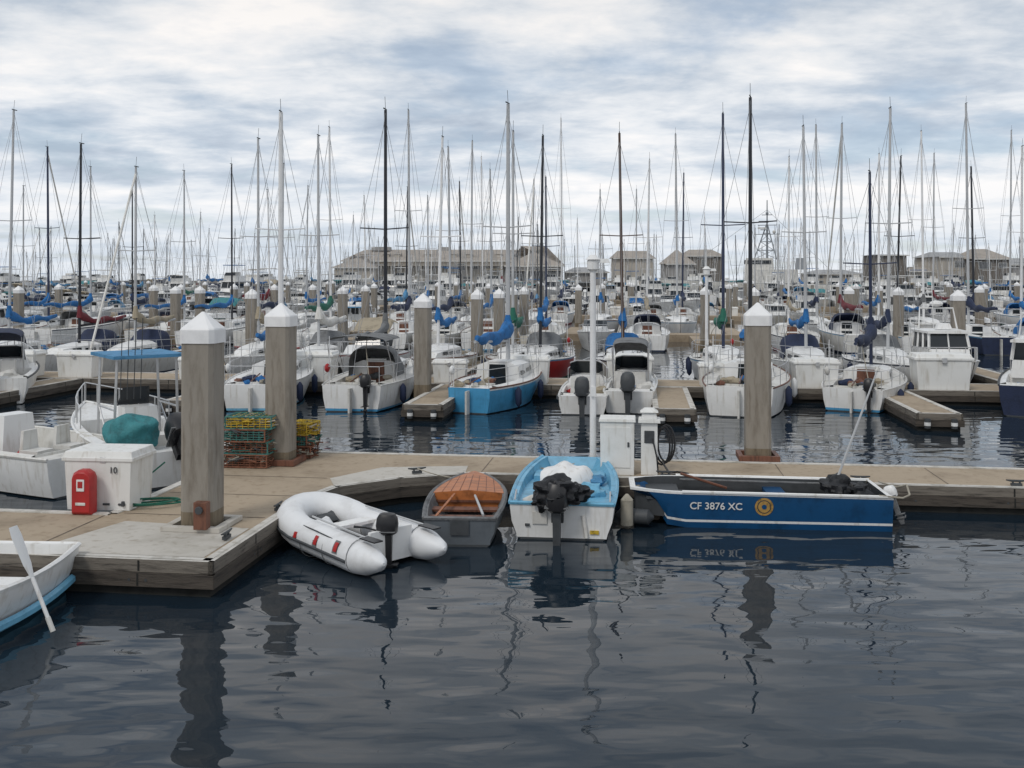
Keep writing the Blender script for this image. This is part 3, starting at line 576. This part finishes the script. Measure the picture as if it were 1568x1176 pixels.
# blue skiff
def skiff():
    m=B(); L=3.68; W=1.2; rings=[];inn=[]
    N=14
    for i in range(N+1):
        t=i/N; w=W/2 if t<.8 else W/2*(1-.42*((t-.8)/.2)**1.8); k=max(0,(t-.86)/.14)
        h=.50+.03*t; zc=.12+.22*max(0,(t-.8)/.2)**1.5; y=t*L
        wc=w*.93; yb=y-.42*k*1.0; y2=y-.22*k
        P=[(w,y,h),(w,y,h-.035),(w*.965,y2,h*.5+zc*.5),(wc,yb,zc),(wc*.99,yb,zc-.035),(wc*.96,yb,zc-.12),(0,yb,zc-.16)]
        rings.append(P+[(-x,yy,z) for x,yy,z in P[-2::-1]])
        wi=w-.06; yy=min(max(y,.06),L-.08); inn.append([(w,y,h),(wi,yy,h),(wi*.95,yy,.14),(-wi*.95,yy,.14),(-wi,yy,h),(-w,y,h)])
    mm=[WHITE,SKBLUE,SKBLUE,WHITE,SKBLUE,DGREY];mm=mm+mm[::-1]
    m.loft(rings,SKBLUE,closed=False,mf=lambda i:mm[i])
    for r in(rings[0],rings[-1]):
        n=len(r)
        for i in range(n//2):
            qd=[r[i],r[i+1],r[n-2-i],r[n-1-i]] if i+1!=n-2-i else [r[i],r[i+1],r[n-1-i]]
            m.poly(qd,mm[i])
    im=[WHITE,DGREY,DGREY,DGREY,WHITE]
    m.loft(inn,DGREY,closed=False,mf=lambda i:im[i])
    for r in(inn[0],inn[-1]): m.poly([r[1],r[2],r[3],r[4]],DGREY); m.poly([r[0],r[1],r[4],r[5]],WHITE)
    for s_ in(1,-1): m.tube([(s_*.6,.02,.505),(s_*.6,.8*L,.525)],.022,WHITE,6)
    m.box((0,.35,.33),(1.06,.34,.05),SKBLUE); m.box((0,1.5,.36),(1.06,.28,.05),SKBLUE); m.box((0,3.2,.40),(.9,.5,.04),DGREY)
    m.box((0,.85,.22),(.7,.5,.16),DGREY); m.box((.2,2.2,.2),(.5,.6,.14),BWOOD); m.box((-.2,2.6,.2),(.25,.35,.2),GREYC)
    for k in range(5): m.tube([(-.35+.1*k,1.7,.36),(-.3+.1*k,3.0,.40)],.011,random.choice([BWOOD,BWOOD,DGREY,ALU]),5)
    m.tube([(.35,.3,.48),(.4,2.9,.5)],.016,GREYC,6); m.tube([(.3,2.2,.4),(.25,2.9,.62)],.02,BWOOD,6)
    m.ball((.1,.62,.50),.25,BLACKC,(1.1,.9,.7),32,20,.5,2.1,2); m.ball((-.02,.35,.44),.2,BLACKC,(1,1,.7),26,14,.5,2.2,6)
    outboard(m,(-.1,-.05,.36),.40,WHITE,GREYC,tilt=-.35,rot=-.5)
    y0=1.79; zc=.33
    def side(y,z): return -(W/2*(.93+.07*(z-.13)/.38))-.004
    for rad,off,mat in((.13,.006,GOLD),(.098,.010,DGREY),(.085,.014,GOLD),(.035,.018,SKBLUE)):
        m.poly([(side(0,zc+rad*math.sin(a))-off,y0+rad*math.cos(a),zc+rad*math.sin(a)) for a in [2*math.pi*k/28 for k in range(28)]],mat)
    m.tube([(-.6,.2,.52),(-.62,-.12,.50),(-.5,-.25,.52),(-.2,-.3,.6),(.1,-.25,.5),(.5,-.1,.5)],.014,ROPE,6)
    return m
sk=skiff().obj('blue_skiff',(5.43,14.40,0),R(85))
X=Vector((0,-1,0));Y=Vector((-.11,0,1)).normalized();Z=X.cross(Y)
mw=Matrix(((X.x,Y.x,Z.x,-.592),(X.y,Y.y,Z.y,2.84),(X.z,Y.z,Z.z,.28),(0,0,0,1)))
text('CF 3876 XC','registration_number',.145,WHITE,None,mw=mw,parent=sk)
m=B(); a=Vector((4.75,14.5,.45)); b_=Vector((5.48,14.7,2.2)); m.tube([a,a.lerp(b_,.5),b_],[.02,.018,.012],ALU,6); m.tube([b_,b_+Vector((.02,0,.05))],.03,WHITE2,6); m.obj('boat_hook')
# white rowing boat at the lower left
m=B(); st=openboat(m,2.9,1.50,.52,outer=WHITE,inner=WHITE,trim=WHITE,stern=.80,rise=.12,tmax=.4,blunt=.0,bp=2.2,rake=.2,flare=.80,tip=.3,boot=LBLUE,bottom=LBLUE)
for tY in(.75,1.6): m.box((0,tY,.30),(1.15,.28,.04),WHITE)
m.tube([(-s[0]*.93-.005,s[1],.17) for s in st[:12]],.05,LBLUE,6); m.tube([(s[0]*.93+.005,s[1],.17) for s in st[:12]],.05,LBLUE,6)
m.obj('white_rowing_boat',(-5.60,11.35,0),R(180-3))
def oar(a,b,nm='oar'):
    m=B(); a=Vector(a);b=Vector(b); m.tube([a,b],.02,WHITE,8); d=(b-a).normalized(); s_=d.cross(Vector((0,0,1))).normalized()
    n_=d.cross(s_)
    rg=[]
    for k,w in((0,.025),(.15,.06),(.45,.075),(.55,.06)):
        p=b+d*k; rg.append([p+s_*w,p+n_*.012,p-s_*w,p-n_*.012])
    m.loft(rg,WHITE); m.tube([a-d*.15,a],.026,WHITE2,8); m.obj(nm)
oar(G(73,945,.22),G(50,885,.60)); 
# moored powerboats on the left
mb=motorboat(5.2,2.0,.62,3,canv=CBLUE2,far=False,boot=WHITE); mb.obj('centre_console_boat',(-5.75,16.9,0),R(38))
m=B(); st=hull(m,5.6,2.2,.66,stern=.9,top=WHITE,bottom=DGREY,rise=.25,rake=.6); deck(m,st,WHITE2,(1/12,8/12),cf=.84,dep=.45); rail(m,st,WHITE2,.03)
m.box((0,2.3,.8),(.7,.5,.7),WHITE,tp=(.8,.8))
for sx in(-.3,.35):
    m.box((sx,1.2,.60),(.38,.38,.07),WHITE2,rz=.2); m.box((sx,1.40,.78),(.38,.06,.36),WHITE2,rz=.2,tp=(.8,1)); m.tube([(sx,1.2,.2),(sx,1.2,.58)],.03,STEEL)
m.box((.1,.5,.5),(1.3,.4,.3),WHITE2)
for k in range(7): m.ball((random.uniform(-.8,.8),random.uniform(.4,3.5),.5),random.uniform(.08,.15),random.choice([WHITE2,ROPE,DGREY,RED,CBLUE2]),(1.2,1,.8),10,6,.5,2,k)
m.obj('white_fishing_boat',(-7.0,16.6,0),R(62),bev=.01)
m=B(); m.ball((0,0,0),.46,TEAL,(1.0,.7,.75),40,26,.35,1.6,4)
m.obj('canvas_covered_console',G(200,664,.9))
# ---------------------------------------------------------------- second dock + boats
def rect(u0,u1,v0,v1): return [(u0,v0),(u1,v0),(u1,v1),(u0,v1)]
dock('d',rect(-40,60,18.5,20.5)).obj('floating_dock',flat=True)
for uc in(-13.2,-7.0,-.62,5.62,11.75,18,24):
    dock('d',rect(uc-.47,uc+.47,13.6,18.42)).obj('finger_dock',flat=True)
    m=B()
    for sx in(-.3,.3): 
        m.tube([(sx,-.05,.08),(sx,-.05,.3)],.07,DGREY,10); m.tube([(sx,-.05,.14),(sx,-.05,.22)],.075,WHITE,10)
    m.obj('dock_bumper',DL(uc,13.52,.0),YAW)
for a in(35,120,480,690,965,1100,1440,1250,810,300):
    p=row_pt(a+random.uniform(-3,3),19.0); put('dock_box',DB,(p[0],p[1],.402),YAW+random.choice([0,0,.05]),.012,random.choice([.95,1.15,1.25]) if a!=1440 else 1.4)
def place(mb,nm,stern,bow):
    d=Vector(bow)-Vector(stern); mb.obj(nm,(stern[0],stern[1],0),-math.atan2(d.x,d.y))
def at(a,d): return ((a-784)/F0*d,d)
def mtop(v,d): return CAMH+(425-v)*d/F0
place(sailboat(5.6,2.1,.72,mtop(166,29),WMAST,boot=LBLUE,cover=CBLUE,mr=.085,sheer=WHITE,covert=.2),'sailboat',at(385,26.3),at(445,31))
place(sailboat(5.4,2.25,.72,mtop(165,29),DMAST,cover=GREYC,dodger=GREYC,ob=BLACK,mr=.06,bimini=GREYC),'sailboat',at(538,26.2),at(612,31))
place(sailboat(5.3,2.15,.68,mtop(160,29),ALU,top=BLUEH,boot=BLUEH,sheer=WHITE,cover=CBLUE,covert=.26,mr=.07,sternf=.55),'sailboat',at(718,25.9),at(806,30.6))
place(motorboat(4.6,1.35,.5,0,canv=None),'motorboat',at(892,25.6),at(905,30))
place(motorboat(5.0,1.4,.6,0,canv=GREYC),'motorboat',at(962,25.8),at(975,31))
place(sailboat(5.6,2.35,.78,mtop(150,28.5),DMAST,cover=CBLUE,covert=.22,ob=WHITE,mr=.06,boot=WHITE),'sailboat',at(1132,25.2),at(1160,31))
place(sailboat(5.2,2.15,.62,mtop(265,29),NMAST,cover=NAVY,covert=.24,ob=BLACK,mr=.05,lean=.25),'sailboat',at(1305,26.2),at(1352,31))
place(motorboat(6,2.3,.8,1,top=NAVY,canv=None),'motorboat',at(1600,25),at(1610,31))
place(motorboat(5.5,2.2,.75,0,canv=NAVY),'motorboat',at(-20,27.5),at(20,33))
# masts above the marina: (bearing, top, mast, cover, optional forced row, hull)
masts=[(17,168,ALU,CBLUE,23.9),(125,220,DMAST,MAROON,23.9),(72,225,NMAST,CBLUE),(38,285,ALU,NAVY),(205,285,DMAST,NAVY),(210,255,ALU,TAN,23.9),(181,340,DMAST,GREYC),(136,255,ALU,CBLUE),(280,262,ALU,CBLUE),(307,325,ALU,NAVY),(353,252,DMAST,CBLUE),
(398,212,ALU,TAN),(490,208,ALU,WHITE2,23.9),(505,195,WMAST,GREEN),(470,285,ALU,CBLUE),(626,168,ALU,NAVY),(672,210,WMAST,CBLUE,23.9),(689,225,ALU,NAVY),(722,215,ALU,TAN),(705,278,DMAST,CBLUE),(740,240,WMAST,GREYC),(752,260,ALU,CBLUE),(786,200,ALU,GREEN),
(828,207,DMAST,CBLUE,23.9,RED),(815,275,ALU,NAVY),(836,270,NMAST,CBLUE),(860,182,WMAST,NAVY),(954,205,BRMAST,CBLUE,23.9),(974,290,ALU,GREYC),(990,245,WMAST,TAN),(1037,205,ALU,CBLUE),(1045,265,NMAST,NAVY),(1107,172,NMAST,GREEN,23.9),(1208,240,WMAST,TAN),
(1233,192,ALU,CBLUE,23.9),(1250,192,ALU,NAVY),(1288,190,ALU,MAROON),(1344,235,WMAST,CBLUE),(1358,165,ALU,NAVY,23.9),(1374,240,DMAST,CBLUE),(1413,200,WMAST,GREYC),(1430,235,ALU,MAROON),(1485,158,ALU,NAVY),(1490,255,DMAST,NAVY),(1548,200,ALU,CBLUE),(1566,225,WMAST,CBLUE),(655,300,ALU,CBLUE),(560,300,WMAST,NAVY),(540,330,ALU,TAN),(920,290,ALU,CBLUE),(235,330,WMAST,CBLUE),(430,250,ALU,NAVY)]
ROWS=[(23.9,-1),(41.8,1),(50.7,-1),(68.8,1),(77.7,-1),(95.8,1),(104.7,-1)]
used={r[0]:[] for r in ROWS}
def u_of(p): return CA*(p[0]-OX)-SA*(p[1]-OY)
for a,kind,cv,tp,sc_ in((1440,1,None,WHITE,.80),(565,0,TAN,WHITE,.8)):
    p=row_pt(a,24.2); rz=YAW+math.pi; dv=Vector((-math.sin(rz),math.cos(rz),0)); o=p-dv*3.2*sc_
    motorboat(6.6*sc_,2.5*sc_,.95*sc_,kind,top=tp,canv=cv,sheer=random.choice([None,NAVY,RED])).obj('motorboat',(o.x,o.y,0),rz); used[23.9].append(u_of(p))
for it in masts:
    a,tv,mm,cv=it[:4]; force=it[4] if len(it)>4 else None; hc=it[5] if len(it)>5 else None
    best=None
    for vl,dr in ROWS:
        if force and vl!=force: continue
        p=row_pt(a,vl); h=mtop(tv,p[1]); u=u_of(p)
        cost=abs(h-10)+ (6 if any(abs(u-x)<2.2 for x in used[vl]) else 0)+random.uniform(0,1.2)
        if best is None or cost<best[0]: best=(cost,vl,dr,p,h,u)
    _,vl,dr,p,h,u=best; used[vl].append(u)
    L=6.2 if vl<30 else random.uniform(7,8.4)
    sb=sailboat(L,random.uniform(2.2,2.5) if vl>30 else 2.1,random.uniform(.72,.9) if vl>30 else .72,h,mm,top=hc or random.choice([WHITE]*6+[NAVY,CREAM,WHITE2]),boot=random.choice([BLUEH,RED,NAVY,WHITE,GREEN]),sheer=random.choice([WHITE,BLUEH,WHITE,NAVY]),cover=cv,far=vl>30,covert=random.uniform(.16,.24),mr=(.07 if h>10 else .055),dodger=random.choice([None,CBLUE,None,None,NAVY,GREYC]),jib=random.choice([None]*7+[WHITE2]),lean=random.uniform(-.1,.4),slean=random.uniform(-.16,.16))
    rz=YAW+(0 if dr>0 else math.pi)+random.uniform(-.03,.03); dv=Vector((-math.sin(rz),math.cos(rz),0)); o=p-dv*.58*L
    sb.obj('sailboat',(o.x,o.y,0),rz)
SV=[sailboat(random.uniform(6.5,7.8),random.uniform(2.2,2.6),random.uniform(.75,.95),random.uniform(6.4,10),random.choice([ALU,WMAST,ALU,DMAST,WMAST]),top=t,boot=b,cover=c,far=True,dodger=d,jib=j,lean=random.uniform(-.1,.6),slean=random.uniform(-.25,.25),covert=random.uniform(.15,.27)).mesh('sailboat_variant') for t,b,c,d,j in
 ((WHITE,BLUEH,CBLUE,None,None),(WHITE,RED,NAVY,None,None),(CREAM,NAVY,TAN,None,None),(NAVY,RED,CBLUE,None,None),(WHITE,NAVY,CBLUE2,None,WHITE2),(WHITE2,GREEN,GREEN,None,None),(WHITE,WHITE,CBLUE,NAVY,None),(WHITE,BLUEH,MAROON,None,None),(WHITE,BLUEH,CBLUE,CBLUE2,None),(WHITE2,BLACK,GREYC,GREYC,None),(WHITE,MAROON,WHITE2,None,None),(BLUEH,WHITE,NAVY,None,None))]
MV=[motorboat(random.uniform(5.4,8.2),random.uniform(2.1,2.7),random.uniform(.7,1.0),k,top=t,canv=c,ob=o,sheer=s_).mesh('motorboat_variant') for k,t,c,o,s_ in
 ((0,WHITE,CBLUE,True,BLUEH),(0,WHITE,NAVY,True,None),(1,WHITE,None,False,NAVY),(1,CREAM,None,True,None),(0,WHITE,TAN,True,None),(3,WHITE,CBLUE,True,None),(0,WHITE,None,True,RED),(1,WHITE,NAVY,True,MAROON),(0,WHITE2,TEAL,True,TEAL),(1,WHITE,CBLUE2,False,BLUEH),(0,WHITE,None,True,None),(3,WHITE,WHITE2,True,None),(0,NAVY,GREYC,True,WHITE),(0,WHITE2,None,True,DGREY),
  (2,WHITE,WHITE,False,None),(2,WHITE,CBLUE,False,NAVY),(2,WHITE,None,False,None),(2,WHITE,TAN,False,None))]
def vis(p,mg=110): 
    a=784+F0*p.x/p.y; return -mg<a<1568+mg
walk=[18.5,45,72,99,128,160,190,214]
for wv in walk:
    if wv>20:
        ur=70+wv*.5
        m=B(); m.box((0,0,.1),(ur*2,1.8,.6),CONC); m.obj('floating_dock',DL(10,wv+1,0),YAW)
    for side in(-1,1):
        if wv==18.5 and side<0: continue
        if wv==214 and side>0: continue
        vl=wv+2.4 if side>0 else wv-.4
        key=min(used,key=lambda k:abs(k-(vl+3.2*side))); taken=used[key] if wv<=99 else []
        u=-135 if wv>100 else -70; i=0
        while u<135:
            u+=random.uniform(2.5,3.1); i+=1
            p=DL(u,vl); 
            if not vis(p): continue
            if i%3==0:
                q=DL(u,vl+side*3.0); 
                if wv>20: 
                    if wv<150: m=B(); m.box((0,0,.1),(.9,6.4,.55),CONC); m.obj('finger_dock',q,YAW)
                    e=DL(u,vl+side*6.4); 
                    if random.random()<.6 and wv<140: pile(e)
                    if random.random()<.5 and wv<140: put('dock_box',DB,DL(u+.9,wv+1-side*.3,.402),YAW,0)
                else:
                    dock('d',rect(u-.45,u+.45,20.6,26.5)).obj('finger_dock',flat=True)
                    if random.random()<.6: pile(DL(u,26.9))
                u+=.9; continue
            if any(abs(u-x)<1.9 for x in taken) or random.random()<.03: continue
            sail=random.random()<(.35 if wv<20 else .32 if wv<60 else .34 if wv<150 else .2)
            me=random.choice(SV if sail else (MV[:14] if wv<60 else MV if wv<150 else MV[8:])); out=random.random()<.6
            Lg=7.0; rz=YAW+((0 if side<0 else math.pi) if out else (math.pi if side<0 else 0))
            o=DL(u,vl+side*(Lg+.9)) if out else DL(u,vl+side*.8)
            put('sailboat' if sail else 'motorboat',me,(o.x,o.y,0),rz+random.uniform(-.05,.05),0,random.uniform(.72,.95) if wv<20 else random.uniform(.82,1.08) if wv<100 else random.uniform(.95,1.5),.012)
for a,d in((235,62),(306,52),(358,70),(765,40),(785,48),(1300,50),(1155,45),(560,60),(1500,55),(420,66)): pile((at(a,d)[0],d,0))
# ---------------------------------------------------------------- shore, buildings, patrol ship
m=B(); m.box((0,440,.5),(2400,360,2.2),ROCK); 
m.obj('ground',flat=True)
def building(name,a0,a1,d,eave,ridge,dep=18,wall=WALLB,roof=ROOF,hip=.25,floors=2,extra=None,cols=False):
    m=B(); x0=(a0-784)/F0*d; x1=(a1-784)/F0*d; w=x1-x0; z0=1.6
    m.box(((x0+x1)/2,d+dep/2,(z0+eave)/2),(w,dep,eave-z0),wall)
    ov=.6; e=[(x0-ov,d-ov,eave+.02),(x1+ov,d-ov,eave+.02),(x1+ov,d+dep+ov,eave+.02),(x0-ov,d+dep+ov,eave+.02)]; hx=min(w*.45,dep*.5)*hip*2
    r0=(x0+hx,d+dep/2,ridge);r1=(x1-hx,d+dep/2,ridge)
    m.poly([e[0],e[1],r1,r0],roof);m.poly([e[2],e[3],r0,r1],roof);m.poly([e[1],e[2],r1],roof);m.poly([e[3],e[0],r0],roof); m.poly(e,roof)
    m.box(((x0+x1)/2,d-ov,eave-.1),(w+1.2,.12,.25),WHITE2)
    fh=(eave-z0)/floors
    for f in range(floors):
        x=x0+.8
        while x<x1-1.5:
            ww=random.choice([.9,1.1,2.0,3.0]); 
            if random.random()<.55:
                hh=fh*random.choice([.35,.45,.5]); zc=z0+fh*(f+.5)+random.uniform(-.1,.1)
                if x+ww<x1-.5: m.box((x+ww/2,d-.03,zc),(ww+.2,.08,hh+.2),WHITE2); m.box((x+ww/2,d-.06,zc),(ww,.08,hh),FGLASS)
            x+=ww+random.uniform(.8,2.4)
    if cols:
        k=x0
        while k<x1: m.box((k,d-2.2,(z0+eave)/2-.6),(.2,.2,eave-z0-1.2),WHITE2); k+=2.6
        m.box(((x0+x1)/2,d-1.3,eave-1.2),(w,2.2,.18),WALLB)
    if extra: extra(m,x0,x1,d,eave,ridge)
    return m.obj(name,flat=True)
def ex1(m,x0,x1,d,e,r):
    for k in (5,11,14,22,29,33,41,47):
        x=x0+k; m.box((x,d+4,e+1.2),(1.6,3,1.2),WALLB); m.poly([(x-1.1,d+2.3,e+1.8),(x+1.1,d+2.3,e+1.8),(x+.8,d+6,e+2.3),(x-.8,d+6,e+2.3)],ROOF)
    m.box((x0+9,d+9,r+.2),(5,4,1.0),WALLG); m.box((x1-8,d+9,r+.2),(2,2,1.6),WALLG); m.box((x0+26,d+9,r+.1),(2.4,2,1.2),WALLG)
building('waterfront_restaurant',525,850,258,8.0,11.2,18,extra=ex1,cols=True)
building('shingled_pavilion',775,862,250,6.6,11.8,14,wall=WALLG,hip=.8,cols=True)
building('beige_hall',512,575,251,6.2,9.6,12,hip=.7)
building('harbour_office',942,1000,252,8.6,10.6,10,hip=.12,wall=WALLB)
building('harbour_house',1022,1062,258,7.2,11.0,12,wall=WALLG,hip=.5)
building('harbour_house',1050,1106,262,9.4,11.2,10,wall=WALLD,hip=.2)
building('warehouse',1347,1388,252,9.4,9.7,12,wall=WALLD,roof=ROOFG,hip=.1)
building('pier_building',1440,1488,246,8.8,10.2,16,wall=WALLB,hip=.1,roof=ROOFG)
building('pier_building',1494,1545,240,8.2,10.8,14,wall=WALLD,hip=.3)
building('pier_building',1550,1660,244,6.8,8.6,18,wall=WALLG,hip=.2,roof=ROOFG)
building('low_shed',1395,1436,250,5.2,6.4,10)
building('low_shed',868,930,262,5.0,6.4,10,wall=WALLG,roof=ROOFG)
building('low_shed',1245,1320,268,4.6,5.8,12,roof=ROOFG)
def ship():
    m=B(); st=hull(m,30,6.4,2.4,stern=.85,top=WHITE2,boot=DGREY,bottom=DGREY,rise=.4,rake=2.5,bp=2.2,sheer=SHIPG); deck(m,st,SHIPG)
    m.box((0,13,3.8),(4.8,9,2.4),WHITE2); m.box((0,15,6.0),(4.0,5,2.0),WHITE2,tp=(.95,.9)); m.box((0,17.4,6.3),(3.7,.3,.7),GLASS); m.box((-2.02,15,6.3),(.12,4,.6),GLASS);m.box((2.02,15,6.3),(.12,4,.6),GLASS)
    m.box((0,8,6),(1.8,2,2),SHIPG,tp=(.8,.8))
    yc=13.7; zt=15.0
    # tripod radar mast with cross arms
    m.tube([(0,yc,6.8),(0,yc,zt+2.2)],[.22,.08],SHIPG,8)
    for x,y in((1.5,-1.6),(-1.5,-1.6),(0,2.2)): m.tube([(x,yc+y,6.8),(0,yc,13.2)],.12,SHIPG,6)
    for z in(8.4,9.9,11.4):
        k=(13.2-z)/6.4; P=[(1.5*k,yc-1.6*k,z),(-1.5*k,yc-1.6*k,z),(0,yc+2.2*k,z)]
        for i in range(3): m.tube([P[i],P[(i+1)%3]],.06,SHIPG,4); 
        k2=k+.23; Q=[(1.5*k2,yc-1.6*k2,z-1.5),(-1.5*k2,yc-1.6*k2,z-1.5),(0,yc+2.2*k2,z-1.5)]
        for i in range(3): m.tube([P[i],Q[(i+1)%3]],.045,SHIPG,4)
    for z,r in((11.2,2.2),(12.8,1.6),(14.6,.9)): m.tube([(-r,yc,z),(r,yc,z)],.07,SHIPG,5); m.tube([(0,yc-r,z),(0,yc+r,z)],.07,SHIPG,5)
    m.box((0,yc+.6,13.4),(.3,1.7,.3),DGREY); m.box((0,yc+.5,12.0),(1.0,1.3,.12),SHIPG); m.box((0,yc+.9,12.3),(.3,1.4,.25),WHITE2); m.ball((0,yc-1.2,11.6),.32,WHITE2); m.ball((0,yc,14.9),.28,SHIPG)
    for x in(-2.1,-1.3,1.4,2.1): m.tube([(0,yc+x,11.2),(0,yc+x,12.9)],.035,SHIPG,4)
    m.tube([(0,yc,zt+.5),(0,30,3.6)],.03,WIRE,4); m.tube([(0,yc,zt+.5),(0,1,2.8)],.03,WIRE,4)
    return m
ship().obj('patrol_ship',(at(1175,172)[0]+13.2,172-3.5,0),R(75))
# ---------------------------------------------------------------- mooring ropes
def rope(a,b,sag=.12):
    a=Vector(a);b=Vector(b);m=B();pts=[]
    for i in range(9): k=i/8; p=a.lerp(b,k); p.z-=sag*4*k*(1-k); pts.append(p)
    m.tube(pts,.009,ROPE,5); m.obj('mooring_rope')
rope(DL(3.1,5.36,.5),(1.9,14.6,.5)); rope(DL(8.2,5.36,.5),(5.4,14.9,.52)); rope(DL(-.1,2.4,.5),(-2.75,13.5,.5)); rope(DL(1.2,5.1,.5),(-.6,15.1,.5),.05)
rope(DL(3.1,5.36,.5),(1.0,15.7,.62),.03)
# ---------------------------------------------------------------- world
w=bpy.data.worlds.new('World'); S.world=w; w.use_nodes=True; n=w.node_tree.nodes; l=w.node_tree.links; n.clear()
EL=R(48)
sky=n.new('ShaderNodeTexSky'); sky.sky_type='NISHITA'; sky.sun_disc=False; sky.sun_elevation=EL
bg=n.new('ShaderNodeBackground'); bg.inputs[1].default_value=.12; l.new(sky.outputs[0],bg.inputs[0])
tc=n.new('ShaderNodeTexCoord'); sx=n.new('ShaderNodeSeparateXYZ'); l.new(tc.outputs['Generated'],sx.inputs[0])
def mth(op,a,b=None,c=None):
    x=n.new('ShaderNodeMath'); x.operation=op
    for i,v in enumerate((a,b,c)):
        if v is None: continue
        if isinstance(v,(int,float)): x.inputs[i].default_value=v
        else: l.new(v,x.inputs[i])
    return x.outputs[0]
az=mth('ABSOLUTE',sx.outputs[2]); zz=mth('ADD',az,.15)
cx=n.new('ShaderNodeCombineXYZ'); l.new(mth('DIVIDE',sx.outputs[0],zz),cx.inputs[0]); l.new(mth('DIVIDE',sx.outputs[1],zz),cx.inputs[1])
def wn(sc,det,ro,dist,off,st=(1,1,1)):
    mp=n.new('ShaderNodeMapping'); mp.inputs['Location'].default_value=off; mp.inputs['Scale'].default_value=st; l.new(cx.outputs[0],mp.inputs[0])
    t=n.new('ShaderNodeTexNoise'); t.inputs['Scale'].default_value=sc; t.inputs['Detail'].default_value=det; t.inputs['Roughness'].default_value=ro; t.inputs['Distortion'].default_value=dist; l.new(mp.outputs[0],t.inputs[0]); return t.outputs['Fac']
n1=wn(1.5,7,.54,.2,(4.4,1.1,0)); n2=wn(.65,3,.5,.3,(7.3,2.9,0),(.6,1.3,1)); n3=wn(4.6,6,.6,.2,(1.2,5.5,0),(.85,1.15,1))
sh=mth('ADD',mth('MULTIPLY',n1,.5),mth('ADD',mth('MULTIPLY',n2,.5),mth('MULTIPLY',mth('SUBTRACT',n3,.5),.30)))
cr=n.new('ShaderNodeValToRGB'); E=cr.color_ramp.elements; E[0].position=.37; E[0].color=(.43,.50,.60,1); E[1].position=.61; E[1].color=(1.02,.99,.97,1)
e=E.new(.44); e.color=(.56,.63,.72,1); e=E.new(.52); e.color=(.80,.83,.87,1)
l.new(sh,cr.inputs[0])
hz=n.new('ShaderNodeMapRange'); hz.inputs['From Min'].default_value=0; hz.inputs['From Max'].default_value=.12; hz.inputs['To Min'].default_value=.8; hz.inputs['To Max'].default_value=0; l.new(az,hz.inputs['Value'])
mx=n.new('ShaderNodeMix'); mx.data_type='RGBA'; l.new(hz.outputs[0],mx.inputs[0]); l.new(cr.outputs[0],mx.inputs[6]); mx.inputs[7].default_value=(.72,.78,.85,1)
zn=n.new('ShaderNodeMapRange'); zn.inputs['From Min'].default_value=.14; zn.inputs['From Max'].default_value=.32; zn.inputs['To Min'].default_value=1.04; zn.inputs['To Max'].default_value=.88; l.new(az,zn.inputs['Value'])
b2=n.new('ShaderNodeBackground'); l.new(mx.outputs[2],b2.inputs[0]); l.new(zn.outputs[0],b2.inputs[1])
cv=n.new('ShaderNodeMapRange'); cv.inputs['From Min'].default_value=.36; cv.inputs['From Max'].default_value=.46; cv.inputs['To Min'].default_value=.7; cv.inputs['To Max'].default_value=1; l.new(n1,cv.inputs['Value'])
ms=n.new('ShaderNodeMixShader'); l.new(cv.outputs[0],ms.inputs[0]); l.new(bg.outputs[0],ms.inputs[1]); l.new(b2.outputs[0],ms.inputs[2])
wo=n.new('ShaderNodeOutputWorld'); l.new(ms.outputs[0],wo.inputs[0])
sd=bpy.data.lights.new('sun','SUN'); sd.energy=1.2; sd.angle=R(14); sd.color=(1,.95,.88)
so=bpy.data.objects.new('sun',sd); S.collection.objects.link(so)
dirv=Vector((-math.sin(R(35))*math.cos(EL),-math.cos(R(35))*math.cos(EL),math.sin(EL)))
sky.sun_rotation=math.atan2(dirv.x,dirv.y)
so.rotation_euler=dirv.to_track_quat('Z','Y').to_euler()
S.view_settings.view_transform='Standard'; S.view_settings.look='None'; S.view_settings.exposure=0
cd=bpy.data.cameras.new('camera'); cd.lens=36*F0/1568; cd.sensor_width=36; cd.shift_y=-163/1568; cd.clip_end=6000; cd.clip_start=.1
co=bpy.data.objects.new('camera',cd); S.collection.objects.link(co); co.location=(0,0,CAMH); co.rotation_euler=(R(90),0,0); S.camera=co
